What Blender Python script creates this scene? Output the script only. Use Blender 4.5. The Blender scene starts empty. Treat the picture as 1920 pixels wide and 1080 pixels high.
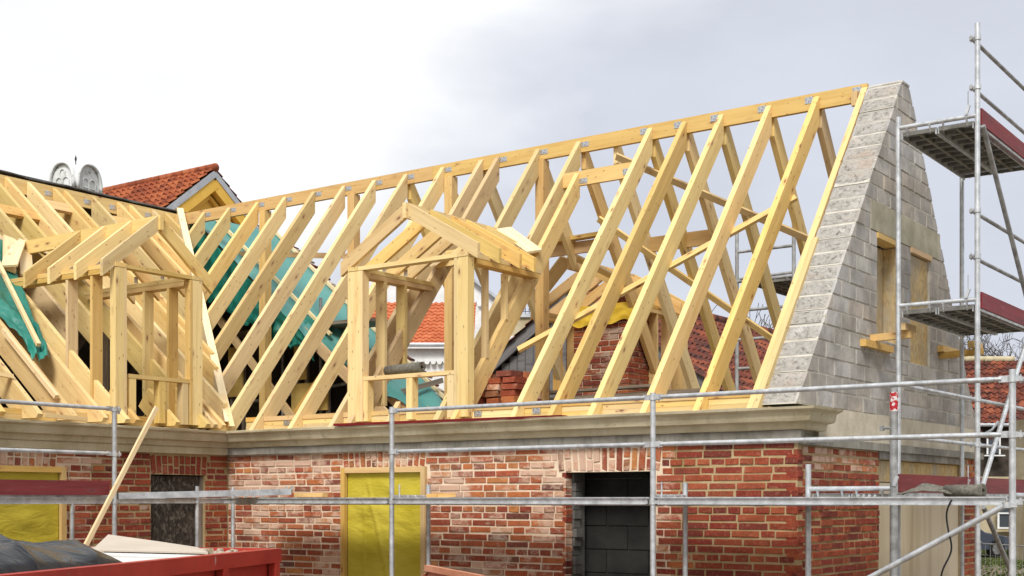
import bpy, bmesh, math, random
from mathutils import Vector, Matrix, noise as mnoise
random.seed(7)
R = math.radians
S = bpy.context.scene
COL = S.collection

# ------------------------------------------------------------------ camera
YAW = 35.626
EYE = 2.0
cam = bpy.data.cameras.new('camera'); co = bpy.data.objects.new('camera', cam); COL.objects.link(co)
cam.sensor_width = 36; cam.lens = 46.05; cam.shift_y = 0.2068; cam.clip_end = 2000; cam.clip_start = 0.1
co.location = (0, 0, EYE); co.rotation_euler = (R(90), 0, R(YAW)); S.camera = co

# ------------------------------------------------------------------ sky, sun, exposure
SUN_DIR = Vector((0.45, -1.0, 1.15)).normalized()      # towards the sun, veiled by cloud
w = bpy.data.worlds.new('World'); S.world = w; w.use_nodes = True
nt = w.node_tree; nt.nodes.clear()
def wn(t, **k):
    n = nt.nodes.new(t)
    for a, b in k.items(): setattr(n, a, b)
    return n
L = nt.links.new
out = wn('ShaderNodeOutputWorld'); bg = wn('ShaderNodeBackground'); L(bg.outputs[0], out.inputs[0])
sky = wn('ShaderNodeTexSky', sky_type='NISHITA', sun_disc=False)
sky.sun_elevation = math.asin(SUN_DIR.z); sky.sun_rotation = math.atan2(SUN_DIR.x, SUN_DIR.y)
tc = wn('ShaderNodeTexCoord')
mp = wn('ShaderNodeMapping'); mp.inputs['Scale'].default_value = (1.0, 1.0, 2.2); L(tc.outputs['Generated'], mp.inputs[0])
n1 = wn('ShaderNodeTexNoise'); n1.inputs['Scale'].default_value = 3.4; n1.inputs['Detail'].default_value = 9; n1.inputs['Roughness'].default_value = .5; n1.inputs['Distortion'].default_value = .35
L(mp.outputs[0], n1.inputs['Vector'])
dt = wn('ShaderNodeVectorMath', operation='DOT_PRODUCT'); L(tc.outputs['Generated'], dt.inputs[0]); dt.inputs[1].default_value = (0.60, 0.40, -0.78)
m1 = wn('ShaderNodeMath', operation='MULTIPLY_ADD'); L(dt.outputs['Value'], m1.inputs[0]); m1.inputs[1].default_value = 5.0; m1.inputs[2].default_value = 1.22
m1b = wn('ShaderNodeMath', operation='SINE'); L(m1.outputs[0], m1b.inputs[0])
m2 = wn('ShaderNodeMath', operation='MULTIPLY_ADD'); L(n1.outputs['Fac'], m2.inputs[0]); m2.inputs[1].default_value = 1.35; L(m1b.outputs[0], m2.inputs[2])
rp = wn('ShaderNodeValToRGB'); L(m2.outputs[0], rp.inputs[0])
e = rp.color_ramp.elements
e[0].position = .40; e[0].color = (.88, .885, .89, 1)
e[1].position = .92; e[1].color = (.575, .60, .675, 1)
q = rp.color_ramp.elements.new(.60); q.color = (.74, .755, .79, 1)
n2 = wn('ShaderNodeTexNoise'); n2.inputs['Scale'].default_value = 7; n2.inputs['Detail'].default_value = 6; L(mp.outputs[0], n2.inputs['Vector'])
mr = wn('ShaderNodeMapRange'); L(n2.outputs['Fac'], mr.inputs[0]); mr.inputs[1].default_value = .3; mr.inputs[2].default_value = .7; mr.inputs[3].default_value = .95; mr.inputs[4].default_value = 1.05
vm = wn('ShaderNodeVectorMath', operation='SCALE'); L(rp.outputs[0], vm.inputs[0]); L(mr.outputs[0], vm.inputs['Scale'])
sk = wn('ShaderNodeVectorMath', operation='SCALE'); L(sky.outputs[0], sk.inputs[0]); sk.inputs['Scale'].default_value = .08
mx = wn('ShaderNodeMix', data_type='RGBA'); mx.inputs[0].default_value = .94
L(sk.outputs[0], mx.inputs[6]); L(vm.outputs[0], mx.inputs[7]); L(mx.outputs[2], bg.inputs[0]); bg.inputs[1].default_value = 1.0
sun = bpy.data.lights.new('sun', 'SUN'); so = bpy.data.objects.new('sun', sun); COL.objects.link(so)
sun.energy = 2.9; sun.angle = R(20); sun.color = (1, .98, .945)
so.rotation_euler = SUN_DIR.to_track_quat('Z', 'Y').to_euler(); so.location = (5, -20, 30)
S.view_settings.view_transform = 'Standard'; S.view_settings.look = 'None'; S.view_settings.exposure = 0.30; S.view_settings.gamma = 1
S.view_settings.use_curve_mapping = False

# camera-derived survey helper: a point at depth d along the view, used only to stake out far buildings
_s, _c = math.sin(R(YAW)), math.cos(R(YAW))
def stake(px, py, d):
    u = (px - 960) / 2456; v = (937 - py) / 2456
    return Vector((d * (-_s + u * _c), d * (_c + u * _s), EYE + v * d))

# ------------------------------------------------------------------ materials
MATS = {}
class NB:
    def __init__(s, name, rough=.7, metal=0, spec=.35):
        s.m = bpy.data.materials.new(name); s.m.use_nodes = True; s.t = s.m.node_tree; s.t.nodes.clear()
        s.o = s.t.nodes.new('ShaderNodeOutputMaterial'); s.b = s.t.nodes.new('ShaderNodeBsdfPrincipled')
        s.t.links.new(s.b.outputs[0], s.o.inputs[0])
        s.b.inputs['Roughness'].default_value = rough; s.b.inputs['Metallic'].default_value = metal
        s.b.inputs['Specular IOR Level'].default_value = spec
        MATS[name] = s.m
    def n(s, t, **k):
        x = s.t.nodes.new(t)
        for a, b in k.items(): setattr(x, a, b)
        return x
    def l(s, a, b): s.t.links.new(a, b)
    def coord(s, scale=(1, 1, 1), world=False, rnd=0):
        m = s.n('ShaderNodeMapping'); m.inputs['Scale'].default_value = scale
        if world: g = s.n('ShaderNodeNewGeometry').outputs['Position']
        else: g = s.n('ShaderNodeTexCoord').outputs['Object']
        if rnd:
            oi = s.n('ShaderNodeObjectInfo'); k = s.n('ShaderNodeMath', operation='MULTIPLY'); k.inputs[1].default_value = rnd
            s.l(oi.outputs['Random'], k.inputs[0]); a = s.n('ShaderNodeVectorMath', operation='ADD'); s.l(g, a.inputs[0]); s.l(k.outputs[0], a.inputs[1]); g = a.outputs[0]
        s.l(g, m.inputs[0]); return m.outputs[0]
    def noise(s, vec, scale, detail=4, rough=.55, dist=0):
        x = s.n('ShaderNodeTexNoise'); x.inputs['Scale'].default_value = scale; x.inputs['Detail'].default_value = detail
        x.inputs['Roughness'].default_value = rough; x.inputs['Distortion'].default_value = dist; s.l(vec, x.inputs['Vector']); return x.outputs['Fac']
    def ramp(s, fac, stops, interp='LINEAR'):
        x = s.n('ShaderNodeValToRGB'); r = x.color_ramp; r.interpolation = interp
        while len(r.elements) > 1: r.elements.remove(r.elements[-1])
        r.elements[0].position = stops[0][0]
        for i, (p, c) in enumerate(stops):
            el = r.elements[0] if i == 0 else r.elements.new(p)
            if not hasattr(c, '__len__'): c = (c, c, c)
            el.color = (*c, 1)
        s.l(fac, x.inputs[0]); return x.outputs[0]
    def mix(s, fac, a, b, blend='MIX'):
        x = s.n('ShaderNodeMix', data_type='RGBA', blend_type=blend)
        for i, v in ((0, fac), (6, a), (7, b)):
            if isinstance(v, (int, float)): x.inputs[i].default_value = v
            elif isinstance(v, tuple): x.inputs[i].default_value = (*v, 1)
            else: s.l(v, x.inputs[i])
        return x.outputs[2]
    def math(s, op, a, b=0):
        x = s.n('ShaderNodeMath', operation=op)
        for i, v in ((0, a), (1, b)):
            if isinstance(v, (int, float)): x.inputs[i].default_value = v
            else: s.l(v, x.inputs[i])
        return x.outputs[0]
    def bump(s, h, strength=.3, dist=.01):
        x = s.n('ShaderNodeBump'); x.inputs['Strength'].default_value = strength; x.inputs['Distance'].default_value = dist
        s.l(h, x.inputs['Height']); s.l(x.outputs[0], s.b.inputs['Normal'])
    def col(s, c):
        if isinstance(c, tuple): s.b.inputs['Base Color'].default_value = (*c, 1)
        else: s.l(c, s.b.inputs['Base Color'])
    def rnd(s): return s.n('ShaderNodeObjectInfo').outputs['Random']
    def rgh(s, v): s.l(v, s.b.inputs['Roughness'])

def simple(name, c1, c2, scale=4, rough=.7, metal=0, bump=.2, bscale=None, world=True, detail=5, dist=.01, spec=.3, lo=.35, hi=.65):
    b = NB(name, rough, metal, spec); v = b.coord(world=world)
    f = b.noise(v, scale, detail, .6); b.col(b.ramp(f, [(lo, c1), (hi, c2)]))
    if bump: b.bump(b.noise(v, bscale or scale * 4, 5, .6), bump, dist)
    return b

def wood(name, base, dark, knot, knots=1.0, rough=.62, tint=.12):
    b = NB(name, rough, 0, .3)
    v = b.coord((1, 1, 1), rnd=57.0)
    ms = b.n('ShaderNodeMapping'); ms.inputs['Scale'].default_value = (.55, 9, 9); b.l(v, ms.inputs[0])
    f1 = b.noise(ms.outputs[0], 2.2, 6, .6, .5)
    m2 = b.n('ShaderNodeMapping'); m2.inputs['Scale'].default_value = (.8, 16, 16); b.l(v, m2.inputs[0])
    f2 = b.noise(m2.outputs[0], 4, 4, .65, .2)
    c = b.ramp(f1, [(.30, dark), (.5, base), (.72, tuple(min(1, x * 1.10) for x in base))])
    c = b.mix(b.ramp(f2, [(.45, 0.0), (.64, .26)]), c, (base[0]*.82, base[1]*.72, base[2]*.55))
    # knots: stretched cells, a dark heart with an orange halo
    mk = b.n('ShaderNodeMapping'); mk.inputs['Scale'].default_value = (2.6, 7.0, 7.0); b.l(v, mk.inputs[0])
    vo = b.n('ShaderNodeTexVoronoi'); vo.inputs['Scale'].default_value = 1.0; b.l(mk.outputs[0], vo.inputs['Vector'])
    halo = b.ramp(vo.outputs['Distance'], [(.08, .55 * knots), (.24, 0.0)])
    c = b.mix(halo, c, tuple(k * 1.8 + .05 for k in knot))
    heart = b.ramp(vo.outputs['Distance'], [(.055, .9 * knots), (.10, 0.0)])
    c = b.mix(heart, c, knot)
    mp2 = b.n('ShaderNodeMapping'); mp2.inputs['Scale'].default_value = (6.5, 17, 17); b.l(v, mp2.inputs[0])
    v2 = b.n('ShaderNodeTexVoronoi'); v2.inputs['Scale'].default_value = 1.0; b.l(mp2.outputs[0], v2.inputs['Vector'])
    c = b.mix(b.ramp(v2.outputs['Distance'], [(.07, .75 * knots), (.15, 0.0)]), c, knot)       # pin knots and nail heads
    # board to board difference, blue stain patches and dirt
    r = b.rnd()
    hs = b.n('ShaderNodeHueSaturation'); b.l(c, hs.inputs['Color'])
    b.l(b.math('MULTIPLY_ADD', r, .24), hs.inputs['Value']); hs.inputs['Value'].default_value = 1
    vv = b.n('ShaderNodeMapRange'); b.l(r, vv.inputs[0]); vv.inputs[3].default_value = 1 - tint; vv.inputs[4].default_value = 1 + tint * .6; b.l(vv.outputs[0], hs.inputs['Value'])
    h2 = b.n('ShaderNodeMapRange'); b.l(b.math('FRACT', b.math('MULTIPLY', r, 7.13)), h2.inputs[0]); h2.inputs[3].default_value = .488; h2.inputs[4].default_value = .5005; b.l(h2.outputs[0], hs.inputs['Hue'])
    s2 = b.n('ShaderNodeMapRange'); b.l(b.math('FRACT', b.math('MULTIPLY', r, 13.7)), s2.inputs[0]); s2.inputs[3].default_value = .84; s2.inputs[4].default_value = 1.10; b.l(s2.outputs[0], hs.inputs['Saturation'])
    st = b.noise(b.coord((1, 2.5, 2.5), rnd=31), 1.7, 5, .6)
    c = b.mix(b.ramp(st, [(.62, 0.0), (.80, .30)]), hs.outputs[0], (base[0]*.66, base[1]*.58, base[2]*.5))
    b.col(c); b.bump(f2, .12, .004)
    return b
wood('pine', (.76, .575, .235), (.68, .47, .155), (.22, .105, .035), tint=.22)
wood('pine_white', (.80, .65, .37), (.73, .56, .28), (.36, .19, .08))
wood('pine_orange', (.66, .45, .16), (.57, .35, .10), (.22, .10, .03), .8)
wood('pine_warm', (.70, .51, .20), (.60, .40, .13), (.22, .10, .03), tint=.2)
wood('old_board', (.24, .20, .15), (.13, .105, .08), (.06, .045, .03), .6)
wood('grey_board', (.17, .16, .155), (.085, .08, .078), (.04, .035, .03), .5)
b = wood('red_board', (.19, .026, .022), (.11, .014, .012), (.06, .01, .01), .8, .55)
c = b.b.inputs['Base Color'].links[0].from_socket
b.col(b.mix(b.ramp(b.noise(b.coord((.5, 3, 3), rnd=11), 6, 6, .75), [(.58, 0.0), (.70, .55)]), c, (.30, .15, .12)))
def galv(name, c1, c2, rough, metal, dirt):
    b = NB(name, rough, metal, .5); v = b.coord(world=True); sp_ = b.noise(v, 30, 5, .65)
    c = b.ramp(b.noise(v, 9, 5, .6), [(.35, c1), (.65, c2)])
    c = b.mix(b.ramp(b.noise(b.coord((1, 1, .4), True), 5, 6, .7), [(.52, 0.0), (.70, dirt)]), c, (.16, .135, .11))
    c = b.mix(b.ramp(sp_, [(.66, 0.0), (.70, .8)]), c, (.60, .57, .52)); b.col(c)
    b.rgh(b.ramp(sp_, [(.4, rough), (.7, min(1, rough + .4))])); b.bump(b.noise(v, 60, 4, .6), .08, .004)
galv('galvanised', (.44, .455, .46), (.66, .675, .68), .34, .6, .5)
galv('galvanised_worn', (.24, .24, .23), (.44, .445, .44), .48, .5, .6)
b = simple('deck_under', (.13, .125, .11), (.26, .25, .22), 6, .6, .5, .1)
# galvanised connector plate with punched dots
b = NB('plate', .4, .8, .5); v = b.coord(); vo = b.n('ShaderNodeTexVoronoi'); vo.inputs['Scale'].default_value = 45; b.l(v, vo.inputs['Vector'])
b.col(b.ramp(vo.outputs['Distance'], [(.2, (.18, .18, .18)), (.36, (.55, .56, .57))]))

def brick_mat(name, stops, lime, limecol, darkz=True):
    b = NB(name, .88, 0, .2)
    g = b.n('ShaderNodeNewGeometry')
    r = b.math('FRACT', b.math('ADD', b.math('MULTIPLY', b.rnd(), 3.7), b.math('MULTIPLY', g.outputs['Random Per Island'], 5.3)))
    c = b.ramp(r, stops)
    v = b.coord(world=True)
    f = b.noise(v, 13, 7, .72); c = b.mix(b.ramp(f, [(.34, .62), (.56, 0.0)]), c, b.mix(.55, c, (.06, .025, .018)))
    f3 = b.noise(v, 38, 4, .7); c = b.mix(b.ramp(f3, [(.52, 0.0), (.72, .42)]), c, (.46, .27, .16))
    # smeared lime mortar and salts, streaky, more on some bricks
    sm = b.n('ShaderNodeMapping'); sm.inputs['Scale'].default_value = (1, 1, 1.5); b.l(v, sm.inputs[0])
    lf = b.noise(sm.outputs[0], 6.5, 8, .72, .4); lw = b.noise(v, 1.1, 3, .5)
    k = b.math('ADD', b.math('MULTIPLY', lf, .62), b.math('MULTIPLY', lw, .60))
    k = b.math('ADD', k, b.math('MULTIPLY', b.math('SUBTRACT', b.math('FRACT', b.math('MULTIPLY', r, 17.3)), .5), .16))
    c = b.mix(b.ramp(k, [(lime, 0.0), (lime + .10, .8)]), c, limecol)
    b.col(c); b.bump(b.noise(v, 48, 6, .75), .9, .010)
REDS = [(0, (.31, .055, .030)), (.2, (.24, .040, .026)), (.38, (.35, .075, .032)), (.55, (.18, .034, .025)), (.7, (.39, .10, .042)), (.85, (.27, .050, .030)), (1, (.12, .03, .024))]
MIXB = [(0, (.40, .10, .045)), (.16, (.52, .17, .055)), (.32, (.30, .065, .040)), (.48, (.52, .20, .085)), (.62, (.40, .095, .045)), (.74, (.22, .07, .05)), (.88, (.58, .235, .075)), (1, (.16, .065, .05))]
brick_mat('brick_red', REDS, .715, (.46, .28, .21))
brick_mat('brick_lime', MIXB, .565, (.66, .47, .345))
brick_mat('brick_orange', [(0, (.40, .095, .036)), (.3, (.27, .055, .03)), (.6, (.46, .14, .048)), (.8, (.33, .075, .035)), (1, (.16, .05, .038))], .66, (.50, .38, .29))
def mortar_mat(name, a, c2, moss):
    b = NB(name, .95, 0, .1); v = b.coord(world=True)
    c = b.ramp(b.noise(v, 5, 6, .65), [(.3, a), (.7, c2)])
    c = b.mix(b.ramp(b.noise(v, 2.3, 5, .6), [(.52, 0.0), (.68, moss)]), c, (.20, .16, .045))
    b.col(c); b.bump(b.noise(v, 60, 5, .7), .6, .008)
mortar_mat('mortar_pale', (.64, .49, .34), (.80, .66, .50), .08)
mortar_mat('mortar_ochre', (.36, .25, .12), (.50, .38, .22), .55)
# concrete blocks
b = NB('block', .93, 0, .15); v = b.coord(world=True); r = b.rnd()
c = b.ramp(r, [(0, (.48, .45, .395)), (.3, (.55, .525, .485)), (.55, (.42, .40, .38)), (.8, (.52, .45, .37)), (1, (.39, .37, .34))])
c = b.mix(b.ramp(b.noise(v, 3.2, 6, .65), [(.38, .7), (.60, 0.0)]), c, (.22, .205, .18))
c = b.mix(b.ramp(b.noise(b.coord((1, 1, .25), True), 5, 4, .6), [(.55, 0.0), (.72, .35)]), c, (.20, .185, .17))
c = b.mix(b.ramp(b.noise(v, 70, 3, .6), [(.35, .35), (.6, 0.0)]), c, (.24, .22, .2)); b.col(c); b.bump(b.noise(v, 85, 4, .7), .5, .006)
b = NB('block_rough', .95, 0, .1); v = b.coord(world=True)
vo = b.n('ShaderNodeTexVoronoi'); vo.inputs['Scale'].default_value = 26; b.l(b.coord((1, .5, 2.4), True), vo.inputs['Vector'])
f = b.noise(v, 22, 6, .75)
c = b.ramp(f, [(.34, (.14, .13, .115)), (.47, (.39, .365, .325)), (.7, (.55, .515, .46))])
c = b.mix(b.ramp(b.noise(v, 2.1, 3, .5), [(.55, 0.0), (.72, .5)]), c, (.50, .37, .28)); b.col(c); b.bump(f, .9, .03)
simple('block_mortar', (.44, .41, .345), (.60, .56, .475), 8, .95, 0, .5, 50)
b = NB('dark_block', .95, 0, .1); v = b.coord(world=True)
b.col(b.mix(b.ramp(b.noise(v, 2.2, 4, .6), [(.42, 0.0), (.62, .45)]), (.115, .11, .10), (.21, .20, .175))); b.bump(b.noise(v, 60, 4, .7), .5, .006)
simple('dark_mortar', (.20, .19, .165), (.28, .265, .23), 6, .95, 0, .4, 50)
simple('block_shaded', (.016, .0155, .014), (.030, .029, .026), 3, .95, 0, .4, 50)  # concrete darkened: the doorway's shade is put into the block colour
simple('mortar_shaded', (.06, .056, .047), (.08, .077, .066), 6, .95, 0, .4, 50)  # joints darkened with the blocks for the same doorway shade
# old stucco of the cornice
b = NB('stucco', .9, 0, .2); v = b.coord(world=True)
c = b.ramp(b.noise(v, 2.2, 7, .65), [(.3, (.40, .335, .20)), (.52, (.53, .46, .305)), (.72, (.62, .555, .40))])
c = b.mix(b.ramp(b.noise(b.coord((1, 1, .3), True), 6, 5, .7), [(.56, 0.0), (.76, .5)]), c, (.19, .16, .10))
c = b.mix(b.ramp(b.noise(v, 24, 4, .7), [(.6, 0.0), (.75, .5)]), c, (.12, .11, .085)); b.col(c); b.bump(b.noise(v, 40, 6, .7), .45, .008)
b = NB('stucco_grey', .92, 0, .2); v = b.coord(world=True)
c = b.ramp(b.noise(v, 3.2, 7, .65), [(.3, (.17, .155, .125)), (.55, (.29, .27, .225)), (.75, (.40, .375, .32))])
c = b.mix(b.ramp(b.noise(b.coord((3, 3, .5), True), 5, 5, .7), [(.5, 0.0), (.7, .6)]), c, (.12, .115, .105)); b.col(c); b.bump(b.noise(v, 45, 6, .7), .5, .008)
simple('render_beige', (.46, .40, .29), (.64, .575, .45), 3.5, .95, 0, .5, 38)
simple('render_patch', (.30, .275, .20), (.42, .385, .29), 5, .95, 0, .4, 38)
# membranes and sheets
b = NB('yellow_membrane', .55, 0, .3); v = b.coord(world=True)
b.col(b.ramp(b.noise(v, 2.4, 4, .5), [(.3, (.46, .37, .025)), (.7, (.56, .46, .055))])); b.bump(b.noise(b.coord((1, 1, 2.5), True), 6, 5, .6, .6), .45, .03)
b = NB('green_tarp', .42, 0, .45); v = b.coord(world=True)
b.col(b.ramp(b.noise(v, 1.3, 4, .5), [(.3, (.008, .13, .095)), (.7, (.02, .22, .16))])); b.bump(b.noise(b.coord((1, 1, 1), True), 9, 5, .65, .8), .5, .03)
b = NB('teal_tarp', .5, 0, .4); v = b.coord(world=True)
b.col(b.ramp(b.noise(v, 1.3, 4, .5), [(.3, (.05, .215, .19)), (.7, (.10, .30, .265))])); b.bump(b.noise(v, 9, 5, .65, .8), .4, .02)
simple('yellow_tarp', (.70, .42, .02), (.80, .56, .06), 3, .5, 0, .5, 14, dist=.02)
b = NB('black_plastic', .17, 0, .22); v = b.coord(world=True); b.col((.014, .015, .018)); b.bump(b.noise(b.coord((1.6, 1, 1), True), 4, 4, .55, 2.0), .35, .03)
simple('felt', (.045, .042, .038), (.105, .095, .082), 5, .9, 0, .5, 80)
simple('felt_roll', (.10, .095, .075), (.20, .185, .15), 30, .95, 0, .5, 90)
b = NB('osb', .8, 0, .25); vo = b.n('ShaderNodeTexVoronoi'); vo.inputs['Scale'].default_value = 44; b.l(b.coord((1, 1, .45), True), vo.inputs['Vector'])
c = b.ramp(vo.outputs['Color'], [(.1, (.40, .26, .10)), (.5, (.52, .36, .15)), (.9, (.62, .46, .22))])
c = b.mix(b.ramp(b.noise(b.coord((1, 1, .6), True), 2.2, 4, .6), [(.45, 0.0), (.62, .85)]), c, (.36, .315, .235)); b.col(c); b.bump(vo.outputs['Distance'], .2, .004)
b = NB('osb_dark', .85, 0, .25); vo = b.n('ShaderNodeTexVoronoi'); vo.inputs['Scale'].default_value = 42; b.l(b.coord((1, 1, .6), True), vo.inputs['Vector'])
c = b.ramp(vo.outputs['Color'], [(.1, (.028, .022, .017)), (.6, (.062, .052, .042)), (.92, (.16, .14, .11))]); 
c = b.mix(b.ramp(b.noise(b.coord((1, 1, 1), True), 1.6, 3, .5), [(.5, 0.0), (.7, .4)]), c, (.14, .11, .075)); b.col(c); b.bump(vo.outputs['Distance'], .4, .006)
b = NB('tan_board', .85, 0, .2); c = b.ramp(b.noise(b.coord((1.3, 1.3, .12), True), 2, 4, .5), [(.30, (.40, .31, .19)), (.46, (.56, .47, .33)), (.75, (.61, .52, .37))]); b.col(c)
simple('plasterboard', (.50, .43, .345), (.56, .49, .40), 3, .9, 0, .1)
simple('white_board', (.62, .61, .57), (.72, .71, .67), 3, .8, 0, .1)
b = NB('skip_paint', .5, 0, .4); v = b.coord(world=True)
c = b.ramp(b.noise(v, 2.2, 5, .6), [(.3, (.32, .022, .014)), (.7, (.45, .040, .022))])
c = b.mix(b.ramp(b.noise(v, 14, 6, .72), [(.62, 0.0), (.70, .9)]), c, (.20, .09, .045))
c = b.mix(b.ramp(b.noise(b.coord((1, 1, .3), True), 11, 5, .7), [(.66, 0.0), (.74, .7)]), c, (.50, .42, .36)); b.col(c); b.bump(b.noise(v, 25, 4, .6), .2, .006)
simple('rust_orange', (.42, .17, .09), (.55, .26, .16), 5, .7, 0, .3)
simple('rubble', (.30, .22, .13), (.62, .56, .48), 14, .95, 0, .6, 30)
# background buildings
def tile_mat(name, stops, moss):
    b = NB(name, .85, 0, .2); g = b.n('ShaderNodeNewGeometry'); v = b.coord(world=True)
    r = b.n('ShaderNodeTexWhiteNoise'); r.noise_dimensions = '3D'
    sn = b.n('ShaderNodeVectorMath', operation='SNAP'); b.l(v, sn.inputs[0]); sn.inputs[1].default_value = (.27, .27, .2); b.l(sn.outputs[0], r.inputs['Vector'])
    f = b.math('ADD', b.math('MULTIPLY', b.noise(v, 1.3, 5, .6), .6), b.math('MULTIPLY', r.outputs['Value'], .4))
    c = b.ramp(f, stops)
    c = b.mix(b.ramp(b.noise(v, 5, 6, .7), [(.56, 0.0), (.70, moss)]), c, (.045, .04, .03)); b.col(c); b.bump(b.noise(v, 30, 4, .6), .3, .01)
tile_mat('tile_orange', [(.25, (.17, .045, .022)), (.5, (.30, .078, .032)), (.75, (.40, .125, .05))], .6)
tile_mat('tile_old', [(.25, (.05, .024, .02)), (.42, (.15, .042, .026)), (.52, (.075, .034, .028)), (.64, (.21, .058, .032)), (.8, (.30, .10, .052))], .9)
tile_mat('tile_bright', [(.25, (.42, .11, .045)), (.5, (.50, .145, .06)), (.75, (.54, .18, .08))], .1)
simple('yellow_plaster', (.78, .48, .085), (.85, .54, .11), 2, .9, 0, .1)
simple('yellow_trim', (.74, .45, .075), (.80, .50, .10), 2, .9, 0, .1)
simple('white_plaster', (.66, .66, .645), (.78, .78, .765), 3, .9, 0, .2)
b = NB('weathered_white', .9, 0, .2); v = b.coord(world=True)
c = b.ramp(b.noise(v, 3, 6, .65), [(.35, (.52, .53, .50)), (.6, (.72, .73, .72))]); c = b.mix(b.ramp(b.noise(v, 5, 6, .7), [(.56, 0.0), (.7, .7)]), c, (.20, .21, .15)); b.col(c)
simple('tan_stucco', (.36, .29, .17), (.50, .43, .29), 1.4, .95, 0, .2)
simple('zinc', (.40, .42, .44), (.52, .54, .56), 3, .5, .5, .05)
simple('iron', (.02, .02, .025), (.04, .04, .045), 5, .6, .3, .1)
simple('dark_timber', (.03, .024, .018), (.07, .055, .042), 4, .9, 0, .3)
simple('bark', (.06, .05, .042), (.11, .095, .085), 8, .95, 0, .3)
b = NB('glass', .08, 0, .6); b.col((.05, .06, .07))
b = NB('car_paint', .25, .4, .5); b.col((.07, .09, .13)); b.b.inputs['Coat Weight'].default_value = .6
b = NB('rubber', .8, 0, .2); b.col((.02, .02, .02))
simple('alloy', (.45, .46, .47), (.55, .56, .57), 5, .35, .8, 0)
b = NB('ground', .95, 0, .1); v = b.coord(world=True)
c = b.ramp(b.noise(v, .8, 7, .65), [(.3, (.16, .12, .085)), (.6, (.25, .205, .155)), (.8, (.33, .285, .22))])
c = b.mix(b.ramp(b.noise(v, .14, 4, .6), [(.52, 0.0), (.62, .8)]), c, (.075, .105, .03)); b.col(c); b.bump(b.noise(v, 9, 6, .7), .6, .05)
simple('grass', (.05, .075, .02), (.11, .13, .035), 3, .9, 0, 0)
b = NB('sticker', .5, 0, .3); f = b.noise(b.coord((1, 1, 1), True), 34, 2, .5); b.col(b.ramp(f, [(.48, (.42, .02, .025)), (.52, (.62, .58, .55))], 'CONSTANT'))
simple('insulation', (.60, .40, .10), (.70, .50, .16), 7, .9, 0, .3)

# ------------------------------------------------------------------ builders
WM = {}
class MB:
    def __init__(s): s.v = []; s.f = []
    def add(s, vs, fs):
        k = len(s.v); s.v += [tuple(x) for x in vs]; s.f += [tuple(i + k for i in f) for f in fs]; return s
    def box(s, a, b):
        x0, y0, z0 = a; x1, y1, z1 = b
        x0, x1 = min(x0, x1), max(x0, x1); y0, y1 = min(y0, y1), max(y0, y1); z0, z1 = min(z0, z1), max(z0, z1)
        return s.add([(x0,y0,z0),(x1,y0,z0),(x1,y1,z0),(x0,y1,z0),(x0,y0,z1),(x1,y0,z1),(x1,y1,z1),(x0,y1,z1)],
                     [(0,3,2,1),(4,5,6,7),(0,1,5,4),(1,2,6,5),(2,3,7,6),(3,0,4,7)])
    def bar(s, p, q, wd, ht, up=(0, 0, 1)):
        p, q = Vector(p), Vector(q); x = (q - p).normalized(); y = Vector(up).cross(x)
        if y.length < 1e-4: y = Vector((1, 0, 0)).cross(x)
        y.normalize(); z = x.cross(y); vs = []
        for e_ in (p, q):
            for sy, sz in ((-1,-1),(1,-1),(1,1),(-1,1)): vs.append(e_ + y * (wd/2*sy) + z * (ht/2*sz))
        return s.add(vs, [(0,3,2,1),(4,5,6,7),(0,1,5,4),(1,2,6,5),(2,3,7,6),(3,0,4,7)])
    def tube(s, p, q, r, n=10, r2=None, cap=True):
        p, q = Vector(p), Vector(q); x = (q - p).normalized(); y = x.orthogonal().normalized(); z = x.cross(y); vs = []
        r2 = r if r2 is None else r2
        for e_, rr in ((p, r), (q, r2)):
            for i in range(n):
                a = 2 * math.pi * i / n; vs.append(e_ + y * (rr * math.cos(a)) + z * (rr * math.sin(a)))
        fs = [(i, (i+1) % n, n + (i+1) % n, n + i) for i in range(n)]
        if cap: fs += [tuple(range(n-1, -1, -1)), tuple(range(n, 2*n))]
        return s.add(vs, fs)
    def path(s, pts, r, n=6):
        for a, c in zip(pts, pts[1:]): s.tube(a, c, r, n)
        return s
    def prism(s, poly, off):          # polygon of 3D points extruded by vector off
        n = len(poly); off = Vector(off); p = [Vector(x) for x in poly]
        nrm = Vector((0, 0, 0))
        for i in range(n): nrm += p[i].cross(p[(i+1) % n])
        if nrm.dot(off) > 0: p.reverse()
        vs = p + [x + off for x in p]
        return s.add(vs, [tuple(range(n)), tuple(range(2*n-1, n-1, -1))] + [(i, n+i, n+(i+1) % n, (i+1) % n) for i in range(n)])
    def grid(s, fn, nu, nv):
        vs = [fn(i / nu, j / nv) for j in range(nv+1) for i in range(nu+1)]
        return s.add(vs, [(j*(nu+1)+i, j*(nu+1)+i+1, (j+1)*(nu+1)+i+1, (j+1)*(nu+1)+i) for j in range(nv) for i in range(nu)])
    def mesh(s, name, smooth=False):
        m = bpy.data.meshes.new(name); m.from_pydata(s.v, [], s.f); m.update()
        if smooth:
            for p in m.polygons: p.use_smooth = True
        return m
def put(o, parent, M):
    COL.objects.link(o); o.matrix_basis = M; WM[o.name] = M.copy()
    if parent is not None:
        o.parent = parent; o.matrix_parent_inverse = WM[parent.name].inverted()
    return o
def tag(o, label, cat, group=None, kind=None):
    if label: o['label'] = label
    if cat: o['category'] = cat
    if group: o['group'] = group
    if kind: o['kind'] = kind
    return o
def thing(name, label, cat, loc=(0, 0, 0), group=None):
    o = bpy.data.objects.new(name, None); o.empty_display_size = .2
    put(o, None, Matrix.Translation(Vector(loc))); return tag(o, label, cat, group)
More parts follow.
